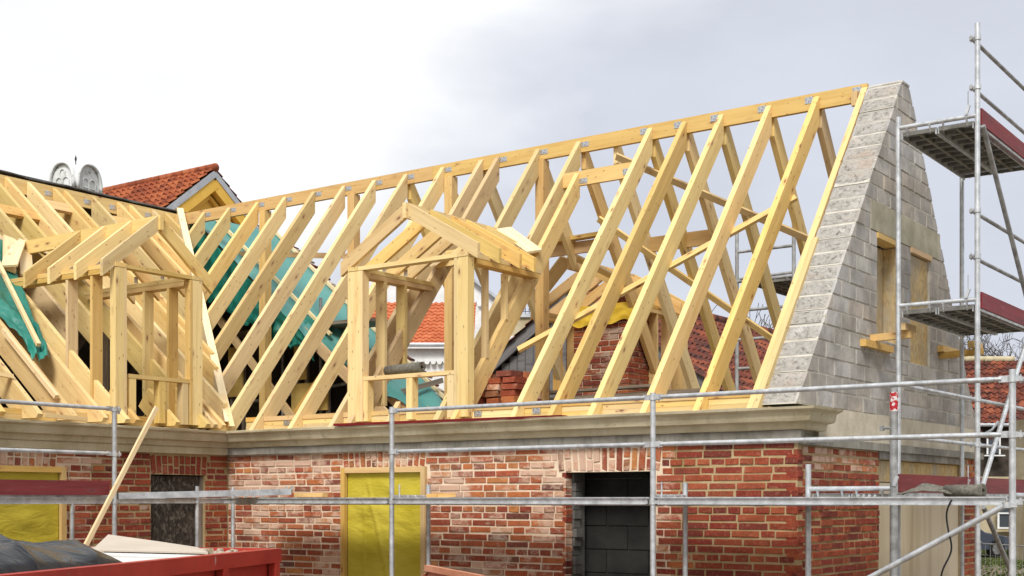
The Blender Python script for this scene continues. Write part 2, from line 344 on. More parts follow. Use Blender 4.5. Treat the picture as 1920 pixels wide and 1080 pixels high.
def obj(name, mb, mat, parent=None, smooth=False, kind=None, solid=0, angle=None):
    """world-space geometry, origin moved to its centre so textures differ per object"""
    vs = [Vector(v) for v in mb.v]; c = sum(vs, Vector()) / len(vs)
    mb.v = [tuple(v - c) for v in vs]
    m = mb.mesh(name, smooth); m.materials.append(MATS[mat])
    if angle: m.set_sharp_from_angle(angle=R(angle))
    o = bpy.data.objects.new(name, m); put(o, parent, Matrix.Translation(c))
    if kind: o['kind'] = kind
    if solid:
        sm = o.modifiers.new('thickness', 'SOLIDIFY'); sm.thickness = solid; sm.offset = 0
    return o
MIXW = random.Random(12)
def beam(name, p, q, wd, ht, parent, mat='pine', cuts=(0, 0), up=(0, 0, 1), top=False, poly=None):
    """timber along its own x axis. cuts: 'v' plumb, 'h' level or 0 square. top: p,q lie on the top face"""
    if name == 'rafter' and mat == 'pine': mat = MIXW.choice(('pine', 'pine', 'pine', 'pine_warm'))
    p, q = Vector(p), Vector(q); x = (q - p).normalized(); y = Vector(up).cross(x)
    if y.length < 1e-4: y = Vector((0, 1, 0)).cross(x) if abs(x.y) < .9 else Vector((1, 0, 0)).cross(x)
    y.normalize(); z = x.cross(y); ln = (q - p).length; a = math.asin(max(-1, min(1, x.z)))
    if top: p = p - z * (ht / 2); q = q - z * (ht / 2)
    M = Matrix((( x.x, y.x, z.x, (p.x+q.x)/2), (x.y, y.y, z.y, (p.y+q.y)/2), (x.z, y.z, z.z, (p.z+q.z)/2), (0, 0, 0, 1)))
    def k(c):
        if c == 'v': return math.tan(a)
        if c == 'h': return -1 / math.tan(a)
        return 0
    if poly is None:
        k0, k1 = k(cuts[0]), k(cuts[1]); h = ht / 2
        # pivot of cut on the top face so the top edge keeps its length
        poly = [(-ln/2 - (2*h)*k0 if top else -ln/2 - h*k0, -h), (ln/2 - (2*h)*k1 if top else ln/2 - h*k1, -h),
                (ln/2 if top else ln/2 + h*k1, h), (-ln/2 if top else -ln/2 + h*k0, h)]
    else: poly = poly(ln, ht)
    m = MB().prism([(u, -wd/2, v) for u, v in poly], (0, wd, 0)).mesh(name); m.materials.append(MATS[mat])
    return put(bpy.data.objects.new(name, m), parent, M)
def tubeo(name, p, q, r=.0245, parent=None, mat='galvanised', n=12):
    return obj(name, MB().tube(p, q, r, n), mat, parent, True, angle=40)
def flat_end_rail(name, p, q, parent, r=.021, mat='galvanised'):
    """guard rail tube with pinched flat ends"""
    p, q = Vector(p), Vector(q); d = (q - p).normalized(); m = MB()
    m.tube(p + d*.13, q - d*.13, r, 12); m.tube(p + d*.05, p + d*.13, r*.75, 12, r); m.tube(q - d*.13, q - d*.05, r, 12, r*.75)
    m.bar(p - d*.01, p + d*.07, .012, .05); m.bar(q - d*.07, q + d*.01, .012, .05)
    return obj(name, m, mat, parent, True, angle=40)

# ------------------------------------------------------------------ brick helpers
def brick_mesh(seed):
    rn = random.Random(seed); j = lambda a: rn.uniform(-a, a); m = MB(); vs = []
    for (yy, ins, jj) in ((.5, 0, 0), (-.42, 0, .008), (-.5, .03, .010)):
        for sx, sz in ((-1,-1),(1,-1),(1,1),(-1,1)):
            vs.append((sx*(.5 - ins*.45) + j(jj*1.3), yy + j(.035 if yy < -.45 else 0), sz*(.5 - ins*2.6) + j(jj*6)))
    fs = [(0,1,2,3)]
    for k_ in (0, 4): fs += [(k_+i, k_+4+i, k_+4+(i+1) % 4, k_+(i+1) % 4) for i in range(4)]
    fs += [(11,10,9,8)]
    fs = [tuple(reversed(f)) for f in fs]
    return m.add(vs, fs).mesh('brick')
BRICKS = {}
def brick_variant(mat):
    if mat not in BRICKS:
        BRICKS[mat] = []
        for i in range(8):
            m = brick_mesh(i * 3 + 1); m.materials.append(MATS[mat]); BRICKS[mat].append(m)
    return random.choice(BRICKS[mat])
def brick(parent, c, ln, ht, dp, mat, axis=(1, 0, 0), out=(0, -1, 0), tilt=0):
    """axis: along the length, out: towards the viewer"""
    x = Vector(axis); y = -Vector(out); z = x.cross(y)
    M = Matrix(((x.x, y.x, z.x, c[0]), (x.y, y.y, z.y, c[1]), (x.z, y.z, z.z, c[2]), (0, 0, 0, 1))) @ Matrix.Rotation(tilt, 4, 'Y') @ Matrix.Diagonal((ln, dp, ht, 1))
    return put(bpy.data.objects.new('brick', brick_variant(mat)), parent, M)

# ================================================================== SETTING
gm = MB().grid(lambda u, v: ((u-.5)*1600, (v-.5)*1600, 0), 4, 4)
g = obj('ground', gm, 'ground', kind='structure'); 

WY, WX, EX = 11.22, -12.40, -4.83       # front wall plane, wing wall plane, gable end plane
BACK = 16.85

# ------------------------------------------------------------------ brick walls
CH, BL, BHd = .0755, .298, .150
def wall_bricks(parent, O, axis, out, a0, a1, ztop, holes, arches, matfn, seed, zvis=1.12, header_rows=(2, 8, 14), avis=None, heads=False, depth=.11, limit=285):
    rn = random.Random(seed); ax, ou = Vector(axis), Vector(out); todo = []
    O = Vector(O)
    def place(ac, zc, ln, ht, tilt=0):
        mt = matfn(ac, zc, rn); pr = rn.uniform(-.004, .006)
        c = O + ax*ac - ou*(depth/2 - pr); c.z = zc
        vis = zc > zvis and (avis is None or avis[0] < ac < avis[1])
        todo.append(((ln*ht/(c - co.location).length_squared) if vis else 0, c, ln, ht, mt, tilt + rn.uniform(-.006, .006)))
    nrow = int(ztop / CH)
    for r_ in range(nrow):
        zc = ztop - CH*(r_ + .5); zc += rn.uniform(-.003, .003)
        head = heads and rn.random() < .55 or (r_ in header_rows)
        step = BHd if head else BL
        a = a0 - (step*.5 if r_ % 2 else 0) - rn.uniform(0, .06)
        while a < a1:
            st = step
            if not head and rn.random() < .14: st = BHd
            if head and heads and rn.random() < .25: st = BL
            st *= rn.uniform(.94, 1.05)
            segs = [(max(a, a0), min(a + st, a1))]
            for (h0, h1, hz0, hz1) in holes + [(q_[0], q_[1], q_[2], q_[3]) for q_ in arches]:
                if hz0 - .03 < zc < hz1 + .01:
                    ns = []
                    for s0, s1 in segs:
                        if s1 <= h0 or s0 >= h1: ns.append((s0, s1))
                        else:
                            if s0 < h0: ns.append((s0, h0))
                            if s1 > h1: ns.append((h1, s1))
                    segs = ns
            for s0, s1 in segs:
                if s1 - s0 > .05: place((s0+s1)/2, zc, s1 - s0 - rn.uniform(.014, .026), CH - rn.uniform(.013, .022))
            a += st
    for (h0, h1, z0, z1, split) in arches:      # flat arches of bricks on end, leaning out to both sides
        n = max(4, round((h1 - h0) / .088)); stp = (h1 - h0) / n
        for i in range(n):
            ac = h0 + stp*(i + .5); t = (i + .5)/n - .5; ht = z1 - z0
            tl = t * .22
            parts = [(z0, z1)] if rn.random() > split else ([(z0, z0 + ht*.52), (z0 + ht*.52, z1)] if rn.random() < .7 else [(z0, z0 + ht*.35), (z0 + ht*.35, z1)])
            for p0, p1 in parts:
                zc = (p0+p1)/2
                place(ac + (zc - (z0+z1)/2)*tl, zc, stp - rn.uniform(.018, .032), p1 - p0 - .016, tl)
    todo.sort(key=lambda q_: -q_[0])
    keep = [q_ for q_ in todo[:limit] if q_[0] > 0]
    for _, c, ln, ht, mt, tl in keep: brick(parent, c, ln, ht, depth, mt, axis, out, tl)
    mats = []; vs = []; fs_ = []; mi = []
    y_ = -ou; z_ = ax.cross(y_)
    for _, c, ln, ht, mt, tl in todo[len(keep):]:
        if mt not in mats: mats.append(mt)
        me = brick_variant(mt); k_ = len(vs); M3 = Matrix((ax, y_, z_)).transposed() @ Matrix.Rotation(tl, 3, 'Y')
        vs += [tuple(c + M3 @ Vector((v.co.x*ln, v.co.y*depth, v.co.z*ht))) for v in me.vertices]
        for p_ in me.polygons: fs_.append(tuple(i + k_ for i in p_.vertices)); mi.append(mats.index(mt))
    if vs:
        mb = MB(); mb.v = vs; mb.f = fs_; o = obj('brick_courses', mb, mats[0], parent, kind='stuff')
        for m_ in mats[1:]: o.data.materials.append(MATS[m_])
        o.data.polygons.foreach_set('material_index', mi)
def slab_holes(parent, name, mat, O, axis, out, a0, a1, z0, z1, holes, t0, t1):
    """mortar backing from depth t0 to t1 behind the face, with openings left out"""
    ax, ou, O = Vector(axis), Vector(out), Vector(O); m = MB()
    xs = sorted({a0, a1, *[h for q_ in holes for h in q_[:2]]}); zs = sorted({z0, z1, *[h for q_ in holes for h in q_[2:4]]})
    xs = [x for x in xs if a0 <= x <= a1]; zs = [z for z in zs if z0 <= z <= z1]
    for xa, xb in zip(xs, xs[1:]):
        for za, zb in zip(zs, zs[1:]):
            if any(h[0] <= (xa+xb)/2 <= h[1] and h[2] <= (za+zb)/2 <= h[3] for h in holes): continue
            p = O + ax*xa - ou*t0; q_ = O + ax*xb - ou*t1
            m.box((p.x, p.y, za), (q_.x, q_.y, zb))
    return obj(name, m, mat, parent)

ZB = 2.545          # top of the brickwork under the cornice
# front wall
W1 = (-10.46, -9.20, .55, 2.37); D1 = (-7.37, -6.32, 0, 2.28)
front = thing('brick_wall', 'long brick front wall with yellow sheeted window and dark blocked doorway', 'wall', (-8.6, WY, 0))
fm = lambda a, z, rn: 'brick_red' if a > -6.15 + rn.uniform(-.25, .25) + (2.2 - z)*.12 else ('brick_orange' if z < 1.86 + rn.uniform(-.1, .1) and rn.random() < .75 else 'brick_lime')
farch = [(-10.46, -9.22, 2.37, ZB, .8), (-7.47, -6.25, 2.28, 2.53, .6)]
wall_bricks(front, (0, WY, 0), (1, 0, 0), (0, -1, 0), WX, EX, ZB, [W1, D1], farch, fm, 11, zvis=1.15, limit=270)
slab_holes(front, 'mortar', 'mortar_pale', (0, WY, 0), (1, 0, 0), (0, -1, 0), WX, -6.15, 0, ZB + .08, [W1, D1], .009, .12)
slab_holes(front, 'mortar', 'mortar_ochre', (0, WY, 0), (1, 0, 0), (0, -1, 0), -6.15, EX - .012, 0, ZB + .08, [D1], .007, .12)
slab_holes(front, 'inner_leaf', 'dark_block', (0, WY, 0), (1, 0, 0), (0, -1, 0), WX - .05, EX - .35, 0, 2.7, [W1, D1], .25, .37)
jm = MB()
for i in range(24):
    jm.box((-7.375 - random.uniform(0, .02), WY + .125, i*.095), (-7.36 + random.uniform(0, .05), WY + .25, i*.095 + .088))
obj('jamb_blocks', jm, 'dark_block', front)
for i in range(31):
    z = .02 + i*CH
    if z < 2.24: brick(front, (-7.385 + random.uniform(-.004, .004), WY + .062, z + CH/2), .115, CH - .016, .045, random.choice(('brick_lime', 'brick_orange', 'brick_red')), (0, 1, 0), (1, 0, 0))
# wing wall
wing = thing('brick_wall', 'brick wing wall with dark boarded door and yellow sheeted window at its side', 'wall', (WX, 9, 0))
W2 = (7.45, 8.85, .55, 2.36); D2 = (10.03, 10.85, 0, 2.30)
wm = lambda a, z, rn: 'brick_lime' if (a < 9.15 + rn.uniform(-.2, .2) and z > 2.12) else ('brick_orange' if rn.random() < .12 else 'brick_red')
wall_bricks(wing, (WX, 0, 0), (0, 1, 0), (1, 0, 0), 4.2, WY - .006, ZB, [W2, D2], [(7.45, 8.75, 2.36, ZB, .5), (10.02, 10.88, 2.30, 2.53, .8)], wm, 23, zvis=1.25, avis=(7.6, 12))
slab_holes(wing, 'mortar', 'mortar_pale', (WX, 0, 0), (0, 1, 0), (1, 0, 0), 4.2, 9.2, 0, ZB + .08, [W2], .009, .12)
slab_holes(wing, 'mortar', 'mortar_ochre', (WX, 0, 0), (0, 1, 0), (1, 0, 0), 9.2, WY + .1, 0, ZB + .08, [D2], .007, .12)
slab_holes(wing, 'inner_leaf', 'dark_block', (WX, 0, 0), (0, 1, 0), (1, 0, 0), 4.2, WY, 0, 2.7, [W2, D2], .25, .37)
# gable end wall
endw = thing('brick_wall', 'red brick end wall under the block gable with a wide boarded opening', 'wall', (EX, 14, 0))
D3 = (13.30, 16.15, 0, 2.42)
wall_bricks(endw, (EX, 0, 0), (0, 1, 0), (1, 0, 0), WY + .115, BACK, 2.50, [D3, (13.30, 16.3, 2.3, 2.6)], [], lambda a, z, rn: 'brick_lime' if (z > 2.24 and rn.random() < .7) else 'brick_red', 37, zvis=1.05, header_rows=(1, 3, 5, 8, 10, 12), heads=True)
slab_holes(endw, 'mortar', 'mortar_ochre', (EX, 0, 0), (0, 1, 0), (1, 0, 0), WY + .13, BACK, 0, 2.56, [D3], .007, .30)
# corner bricks show their ends on the front wall: returns
for i in range(20):
    z = 2.50 - CH*(i + .5)
    if i % 2: brick(endw, (EX - .06, WY + .06, z), .115, CH - .013, .12, 'brick_red', (0, 1, 0), (1, 0, 0))
lm = MB().box((EX - .30, 13.28, 2.425), (EX + .012, 16.22, 2.60)); obj('lintel', lm, 'stucco_grey', endw)
# back walls close the house
bw = MB().box((WX, BACK - .3, 0), (EX - .31, BACK, 2.75)); obj('rear_wall', bw, 'block_mortar', front)
bw = MB().box((-21.0, 4.2, 0), (WX - .38, 4.5, 2.75)); bw.box((-21.0, 4.5, 0), (-20.7, 16.4, 2.75)); bw.box((-20.7, 16.1, 0), (WX, 16.4, 2.75)); obj('outer_walls', bw, 'block_mortar', wing)
bw = MB().prism([(-21.0, 4.2, 2.76), (-12.4, 4.2, 2.76), (-16.7, 4.2, 6.45)], (0, .25, 0)); obj('gable', bw, 'block_mortar', wing)  # unseen end of the wing, added to keep its attic dark
bw = MB().prism([(-21.1, 16.12, 2.76), (WX - .1, 16.12, 2.76), (-16.66, 16.12, 6.56)], (0, .12, 0)); obj('rear_gable', bw, 'dark_timber', wing)
# attic floors
fl = MB().box((WX - .3, WY + .12, 2.62), (EX - .36, BACK - .31, 2.80)); f_ = obj('attic_floor', fl, 'old_board', kind='structure')
fl = MB().box((-20.69, 4.51, 2.62), (WX - .31, 16.09, 2.79)); f_ = obj('attic_floor', fl, 'old_board', kind='structure')
# room behind the doorway: block partition laid in courses
part = thing('block_wall', 'concrete block partition coloured with shade inside the open doorway', 'wall', (-7, WY + .75, 0))
obj('mortar', MB().box((-9.0, WY + .472, 0), (-5.3, WY + .60, 2.60)), 'mortar_shaded', part)
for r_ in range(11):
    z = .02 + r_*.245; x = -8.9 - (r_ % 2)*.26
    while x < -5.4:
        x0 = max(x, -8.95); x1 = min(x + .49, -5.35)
        if x1 - x0 > .1 and x1 < -5.3: obj('block', MB().box((x0, WY + .45 + random.uniform(0, .006), z), (x1, WY + .48, z + .232)), 'block_shaded', part)
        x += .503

# ------------------------------------------------------------------ cornices
PROF = [(0, 2.636), (.088, 2.638), (.10, 2.65), (.105, 2.70), (.175, 2.712), (.185, 2.735), (.20, 2.79), (.255, 2.812), (.262, 2.835), (.0, 2.855)]
def cornice(name, parent, path, mat='stucco'):
    """path: list of (point xy, outward miter xy); profile swept along it"""
    m = MB(); n = len(PROF); vs = []
    for (x, y), (ox, oy) in path:
        for i_, (p_, z) in enumerate(PROF):
            w_ = mnoise.noise(Vector((x*2.1, y*2.1, i_*1.7)))*.006 if 0 < i_ < len(PROF) - 1 else 0
            vs.append((x + ox*(p_ + w_), y + oy*(p_ + w_), z + mnoise.noise(Vector((x*3.3, y*3.3, 9 + i_)))*.0035))
    fs = []
    for k_ in range(len(path) - 1):
        for i in range(n - 1): fs.append((k_*n+i, (k_+1)*n+i, (k_+1)*n+i+1, k_*n+i+1))
    fs += [tuple(range(n-1, -1, -1)), tuple(range((len(path)-1)*n, len(path)*n))]
    return obj(name, m.add(vs, fs), mat, parent)
def segs(a, c, n): return [a + (c - a)*i/n for i in range(n + 1)]
fx = segs(WX, EX, 46)
cornice('cornice', front, [((WX, WY), (1, -1))] + [((x, WY + random.uniform(-.006, .006)), (0, -1)) for x in fx[1:-1]] + [((EX, WY), (1, -1)), ((EX, WY + .42), (1, 0))])
obj('frieze_band', MB().box((WX + .002, WY - .066, 2.552), (EX + .05, WY + .02, 2.634)), 'stucco_grey', front)
obj('wall_plate_bed', MB().box((WX, WY - .1, 2.80), (EX - .37, WY + .35, 2.852)), 'stucco', front)
cornice('cornice', wing, [((WX, y), (1, 0)) for y in segs(4.2, WY - .3, 34)] + [((WX, WY - .001), (1, -1))])
obj('frieze_band', MB().box((WX - .02, 4.2, 2.553), (WX + .07, WY - .068, 2.635)), 'stucco', wing)
obj('wall_plate_bed', MB().box((WX - .35, 4.3, 2.80), (WX + .1, WY + .3, 2.851)), 'stucco', wing)

# ------------------------------------------------------------------ block gable
GT = .385                                # wall thickness
gable = thing('gable_wall', 'tall grey concrete block gable wall with two narrow boarded openings', 'wall', (EX, 14.1, 2.55))
AP = (14.12, 6.56)
def rake_front(z): return 11.17 + (z - 2.86) * (14.02 - 11.17) / (6.56 - 2.86)
def rake_back(z): return 16.78 - (z - 2.86) * (16.78 - 14.20) / (6.56 - 2.86)
bed = MB()
# bands between brick and blocks
obj('render_band', MB().box((EX - .36, WY + .44, 2.585), (EX + .014, BACK - .10, 2.875)), 'render_beige', gable)
obj('ledge', MB().box((EX - .3, WY + .03, 2.505), (EX + .055, BACK, 2.583)), 'stucco_grey', gable)
H3 = [(13.24, 13.86, 3.64, 4.77), (14.28, 14.93, 3.58, 4.78)]
obj('lintel', MB().box((EX - .36, 13.06, 4.782), (EX + .004, 15.28, 5.084)), 'render_patch', gable)
BH = .158
zz = 2.878; row = 0
BLOCKP = []
while zz < 6.54:
    z1 = min(zz + BH, 6.555); zt = (zz + z1)/2
    y = 10.9 + (.19 if row % 2 else 0) + random.uniform(-.03, .03)
    while y < 17:
        ya, yb = y, y + .385
        pieces = [(ya, yb)]
        for (h0, h1, a_, c_) in H3 + [(13.06, 15.28, 4.785, 5.07)]:
            if a_ - .02 < zt < c_ + .02:
                ns = []
                for s0, s1 in pieces:
                    if s1 <= h0 or s0 >= h1: ns.append((s0, s1)); continue
                    if s0 < h0: ns.append((s0, h0))
                    if s1 > h1: ns.append((h1, s1))
                pieces = ns
        for s0, s1 in pieces:
            g_ = .0105; jy = random.uniform(-.012, .012)
            f0, f1 = rake_front(zz + g_) + jy, rake_front(z1 - g_) + jy
            edge = s0 + g_ < f1 and s1 > f0 + .03
            pr = random.uniform(-.004, .006)
            for nm, g2, xo, mt in (('block', g_, pr, 'block'), ('mortar_bed', -.001, -.005, 'block_mortar')):
                poly = [(s0 + g2, zz + g2), (s1 - g2, zz + g2), (s1 - g2, z1 - g2), (s0 + g2, z1 - g2)]
                ins = .0 if nm == 'block' else .003
                for fn in (lambda p: p[0] - rake_front(p[1]) - jy - ins, lambda p: rake_back(p[1]) - p[0] - ins):
                    np_ = []
                    for p_, q_ in zip(poly, poly[1:] + poly[:1]):
                        a_, c_ = fn(p_), fn(q_)
                        if a_ >= 0: np_.append(p_)
                        if a_*c_ < 0: k_ = a_/(a_ - c_); np_.append((p_[0] + (q_[0] - p_[0])*k_, p_[1] + (q_[1] - p_[1])*k_))
                    poly = np_
                    if len(poly) < 3: break
                if len(poly) < 3 or max(p_[0] for p_ in poly) - min(p_[0] for p_ in poly) < .02: continue
                if nm == 'mortar_bed':
                    n_ = len(bed.v); bed.prism([(EX + xo, *p_) for p_ in poly], (-GT - 2*xo, 0, 0)); continue
                obj('block', MB().prism([(EX + xo, *p_) for p_ in poly], (-GT - xo, 0, 0)), 'block', gable)
            if edge:   # rough broken face of the cut block on the raking side
                d_ = Vector((0, f1 - f0, z1 - zz - 2*g_)); nn = Vector((0, -d_.z, d_.y)).normalized()
                def rf(u, v, f0=f0, zz=zz, d_=d_, nn=nn, sd=row):
                    p_ = Vector((EX - .028 - u*(GT - .05), f0, zz + g_)) + d_*(.06 + .88*v)
                    ed = min(u, 1-u, v, 1-v)*6
                    q_ = mnoise.noise(Vector((p_.x*9, sd*3.1, p_.z*16)))*.018 + mnoise.noise(Vector((p_.x*23, sd*5.1, p_.z*40)))*.013
                    return p_ + nn*((.006 + q_)*min(1, ed*.7) + .0005)
                obj('broken_face', MB().grid(rf, 10, 5), 'block_rough', gable, True)
        y += .392
    zz = z1; row += 1
obj('mortar_bed', bed, 'block_mortar', gable, kind='stuff')
# reveals, boards and heads of the two openings
for i, (h0, h1, z0, z1) in enumerate(H3):
    wb = thing('window_board', ['weathered board closing the wider gable opening next to the rafters', 'weathered board closing the narrow gable opening with lower sill'][i], 'board', (EX - .1, (h0+h1)/2, z0))
    dep = .16 if i == 0 else .03
    obj('panel', MB().box((EX - dep - .02, h0 + .004, z0 + (.03 if i == 0 else -.062)), (EX - dep, h1 - .004, z1 - .07)), 'osb', wb)
    beam('head_batten', (EX - .06, h0 - .02, z1 - .03), (EX - .06, h1 + .02, z1 - .03), .16, .055, wb, 'pine_orange')
    if i == 0: obj('side_panel', MB().box((EX - .155, h1 - .018, z0 + .03), (EX - .004, h1 - .005, z1 - .07)), 'osb', wb)
obj('reveal', MB().box((EX - .34, 13.20, 3.62), (EX - .19, 13.90, 4.78)), 'dark_block', gable)
obj('reveal', MB().box((EX - .34, 14.24, 3.56), (EX - .07, 14.97, 4.78)), 'dark_block', gable)

# ------------------------------------------------------------------ openings: covers and boards
def cover(name, label, O, axis, out, a0, a1, z0, z1, fw=.062):
    t = thing(name, label, 'window cover', Vector(O) + Vector(axis)*((a0+a1)/2) + Vector((0, 0, z0)))
    ax, ou, O = Vector(axis), Vector(out), Vector(O)
    P = lambda a, d, z: O + ax*a + ou*d + Vector((0, 0, z))
    beam('frame_side', P(a0 + fw/2, .012, z0), P(a0 + fw/2, .012, z1), fw, .05, t, 'pine_orange', up=tuple(ou))
    beam('frame_side', P(a1 - fw/2, .012, z0), P(a1 - fw/2, .012, z1), fw, .05, t, 'pine_orange', up=tuple(ou))
    beam('frame_head', P(a0 + fw, .010, z1 - fw/2), P(a1 - fw, .010, z1 - fw/2), .05, fw, t, 'pine_orange')
    def s_(u, v):
        a = a0 + fw + u*(a1 - a0 - 2*fw); z = z0 + v*(z1 - fw - z0)
        ed = min(1, min(u, 1-u)*9, (1-v)*9)
        d = mnoise.noise(Vector((a*2.2, z*5.5, 3.7)))*.022 + mnoise.noise(Vector((a*7 + z*5, z*13, 9.1)))*.008
        d += .014*math.exp(-((u - .30 - .42*(1-v) + .05)/.022)**2) * (v > .3)          # long diagonal crease
        d += .010*math.exp(-((u - .225)/.010)**2)                                       # folded vertical seam
        return P(a, -.020 + d*ed, z)
    obj('sheet', MB().grid(s_, 60, 70), 'yellow_membrane', t, True)
    return t
cover('window_cover', 'yellow membrane on a timber frame filling the front wall window', (0, WY, 0), (1, 0, 0), (0, -1, 0), *W1[:2], W1[2], W1[3])
cover('window_cover', 'yellow membrane on a timber frame filling the wing window', (WX, 0, 0), (0, 1, 0), (1, 0, 0), *W2[:2], W2[2], W2[3])
t = thing('door_board', 'dark weathered chipboard closing the small door of the wing', 'board', (WX, 10.44, 0))
obj('panel', MB().box((WX - .085, D2[0] + .005, .02), (WX - .07, D2[1] - .005, 2.285)), 'osb_dark', t)
beam('edge_batten', (WX - .055, D2[1] - .02, .02), (WX - .055, D2[1] - .02, 2.28), .03, .03, t, 'old_board')
t = thing('door_board', 'pale tan panels closing the wide opening in the end wall', 'board', (EX, 14.7, 0))
for y0, y1 in ((13.36, 14.36), (14.365, 15.36), (15.365, 16.13)):
    obj('panel', MB().box((EX - .06, y0, .03), (EX - .045, y1, 2.18)), 'tan_board', t)
obj('strip_panel', MB().box((EX - .07, 13.34, 2.19), (EX - .055, 16.13, 2.415)), 'osb', t)
obj('cavity', MB().box((EX - .33, 13.31, .0), (EX - .3, 16.14, 2.42)), 'dark_block', t)

# ================================================================== ROOF TIMBERS
ZE = 2.86
RY, RZ = 14.06, 6.60                 # main ridge
RXW = -16.68                         # wing ridge
SM = (RZ - ZE) / (RY - 11.12)        # main slope
SW = (RZ - 2.912) / (-12.14 - RXW)      # wing slope
SB = (RZ - ZE) / (16.80 - RY)        # rear slope of the main roof
zm = lambda y: ZE + (y - 11.12)*SM
zw = lambda x: 2.912 + (-12.14 - x)*SW
zb = lambda y: ZE + (16.80 - y)*SB
vy = lambda x: WY + (RY - WY)*(WX - x)/(WX - RXW)      # valley line
vx = lambda y: WX - (WX - RXW)*(y - WY)/(RY - WY)
RW, RH = .068, .20
main = thing('roof_frame', 'tall open pine rafter frame beside the block gable', 'roof frame', (-8.6, 14, 2.85))
GAP = .0
def tail(ln, h):                      # cut at the foot: short square nose, then level seat
    return [(-ln/2, h/2), (-ln/2 + .0, h/2 - .055), (-ln/2 + (h - .055)/SW, -h/2), (ln/2 - .0, -h/2), (ln/2, h/2)]
def rafter(x, y0, y1, mat='pine'):
    """front slope rafter with its top edge between y0 and y1"""
    return beam('rafter', (x, y0, zm(y0)), (x, y1, zm(y1)), RW, RH, main, mat, ('h' if y0 < 11.3 else 'v', 'v'), top=True)
def rafterb(x, y0, y1, mat='pine'): return beam('rafter', (x, y0, zb(y0)), (x, y1, zb(y1)), RW, RH, main, mat, ('v', 'v'), top=True)
FR = [-5.262, -5.82, -6.40, -7.01, -7.50, -7.97]
for x in FR: rafter(x, 11.10, RY - .035)
rafter(-9.01, 11.10, RY - .035)
rafter(-8.77, 11.10, 13.63)                                    # trimmer up to the rooflight header
beam('header', (-9.01 + RW/2, 13.64, zm(13.64) - .10), (-8.0, 13.64, zm(13.64) - .10), .05, .18, main)
for x in (-9.64,): rafter(x, 12.96, RY - .035)                 # cut off above the dormer
rafter(-10.29, 11.10, RY - .035); rafter(-10.56, 11.10, RY - .035)
rafter(-11.22, 11.10, RY - .035); rafter(-11.88, 11.10, RY - .035)
beam('header', (-10.26, 12.90, zm(12.90) - .10), (-9.045, 12.90, zm(12.90) - .10), .06, .20, main)
rafter(-9.70, 11.10, 11.32)                                    # short foot below the dormer sill
for x in (-12.47, -13.06, -13.66, -14.26, -14.85, -15.48, -16.06):
    beam('rafter', (x, vy(x) + .02, zm(vy(x) + .02)), (x, RY - .035, zm(RY - .035)), RW, RH, main, cuts=('v', 'v'), top=True)
beam('ridge_beam', (-5.235, RY, RZ - .095), (-11.4, RY, RZ - .095), .06, .185, main, 'pine_orange')
beam('ridge_beam', (-11.402, RY, RZ - .095), (-16.72, RY, RZ - .095), .06, .185, main, 'pine_orange')
beam('ridge_shoe', (-5.36, RY - .06, 6.36), (-5.36, RY - .06, 6.52), .07, .05, main, 'pine_orange')
# cut offcut nailed beside the lower part of the end rafter
beam('nailing_board', (EX - .37, 11.08, zm(11.08) + .03), (EX - .37, 12.50, zm(12.50) + .03), .06, .16, main, 'pine', ('h', 0), top=True)
for x in FR + [-8.5, -8.98]: rafterb(x, 16.82, RY + .035)
rafterb(-9.64, 14.9, RY + .035)
for x in (-10.56, -11.22, -11.88): rafterb(x, 16.1 if x > -11 else 15.0, RY + .035)
beam('header', (-8.95, 14.82, 5.53), (-10.5, 14.82, 5.50), .14, .05, main, 'pine')
beam('header', (-8.53, 14.93, zb(14.93) - .09), (-7.53, 14.93, zb(14.93) - .09), .05, .19, main, 'pine_orange')
beam('header', (-8.95, 14.88, 5.40), (-10.5, 14.88, 5.40), .05, .16, main, 'pine_orange')
# sole plates laid double on the wall head, cut between rafters
fe = sorted(FR + [-8.77, -9.01, -9.70, -10.29, -10.56, -11.22, -11.88])
for k_, (z0, dy) in enumerate(((2.853, 0), (2.909, .006), (2.965, -.004))):
    pts = [WX + .2] + fe + [EX - .42]
    for a_, c_ in zip(pts, pts[1:]):
        g0 = RW/2 + .003
        if c_ - a_ > .12: beam('sole_plate', (a_ + g0, WY + .16 + dy, z0 + .027), (c_ - g0, WY + .16 + dy, z0 + .027), .16, .054, main, 'pine_orange' if k_ == 2 else 'pine')
beam('sole_plate', (WX, 16.62, 2.89), (EX - .42, 16.62, 2.89), .16, .07, main, 'pine_orange')
# posts under the ridge
for x in (-14.72, -12.90, -11.11, -9.60): beam('post', (x, RY + .01, 2.80), (x, RY + .01, RZ - .19), .13, .13, main, 'pine_orange', up=(0, 1, 0))
beam('collar_batten', (-16.4, RY + .45, 6.02), (-13.15, RY + .5, 5.62), .03, .08, main, 'pine_orange')
# wind braces nailed under the rafters: battens crossing on the diagonal
nf = Vector((0, SM, -1)).normalized()*(RH + .02); nb_ = Vector((0, -SB, -1)).normalized()*(RH + .02)
def brace(p, q, back=False, w_=.035, h_=.085):
    o_ = nb_ if back else nf; zf = zb if back else zm
    P = Vector((p[0], p[1], zf(p[1]))) + o_; Q = Vector((q[0], q[1], zf(q[1]))) + o_
    beam('brace_batten', P, Q, h_, w_, main, 'pine', up=tuple(-o_))
brace((-8.55, 11.88), (-5.75, 13.12))
brace((-8.45, 14.20), (-5.55, 15.32), True)
brace((-9.0, 14.66), (-5.55, 16.75), True)
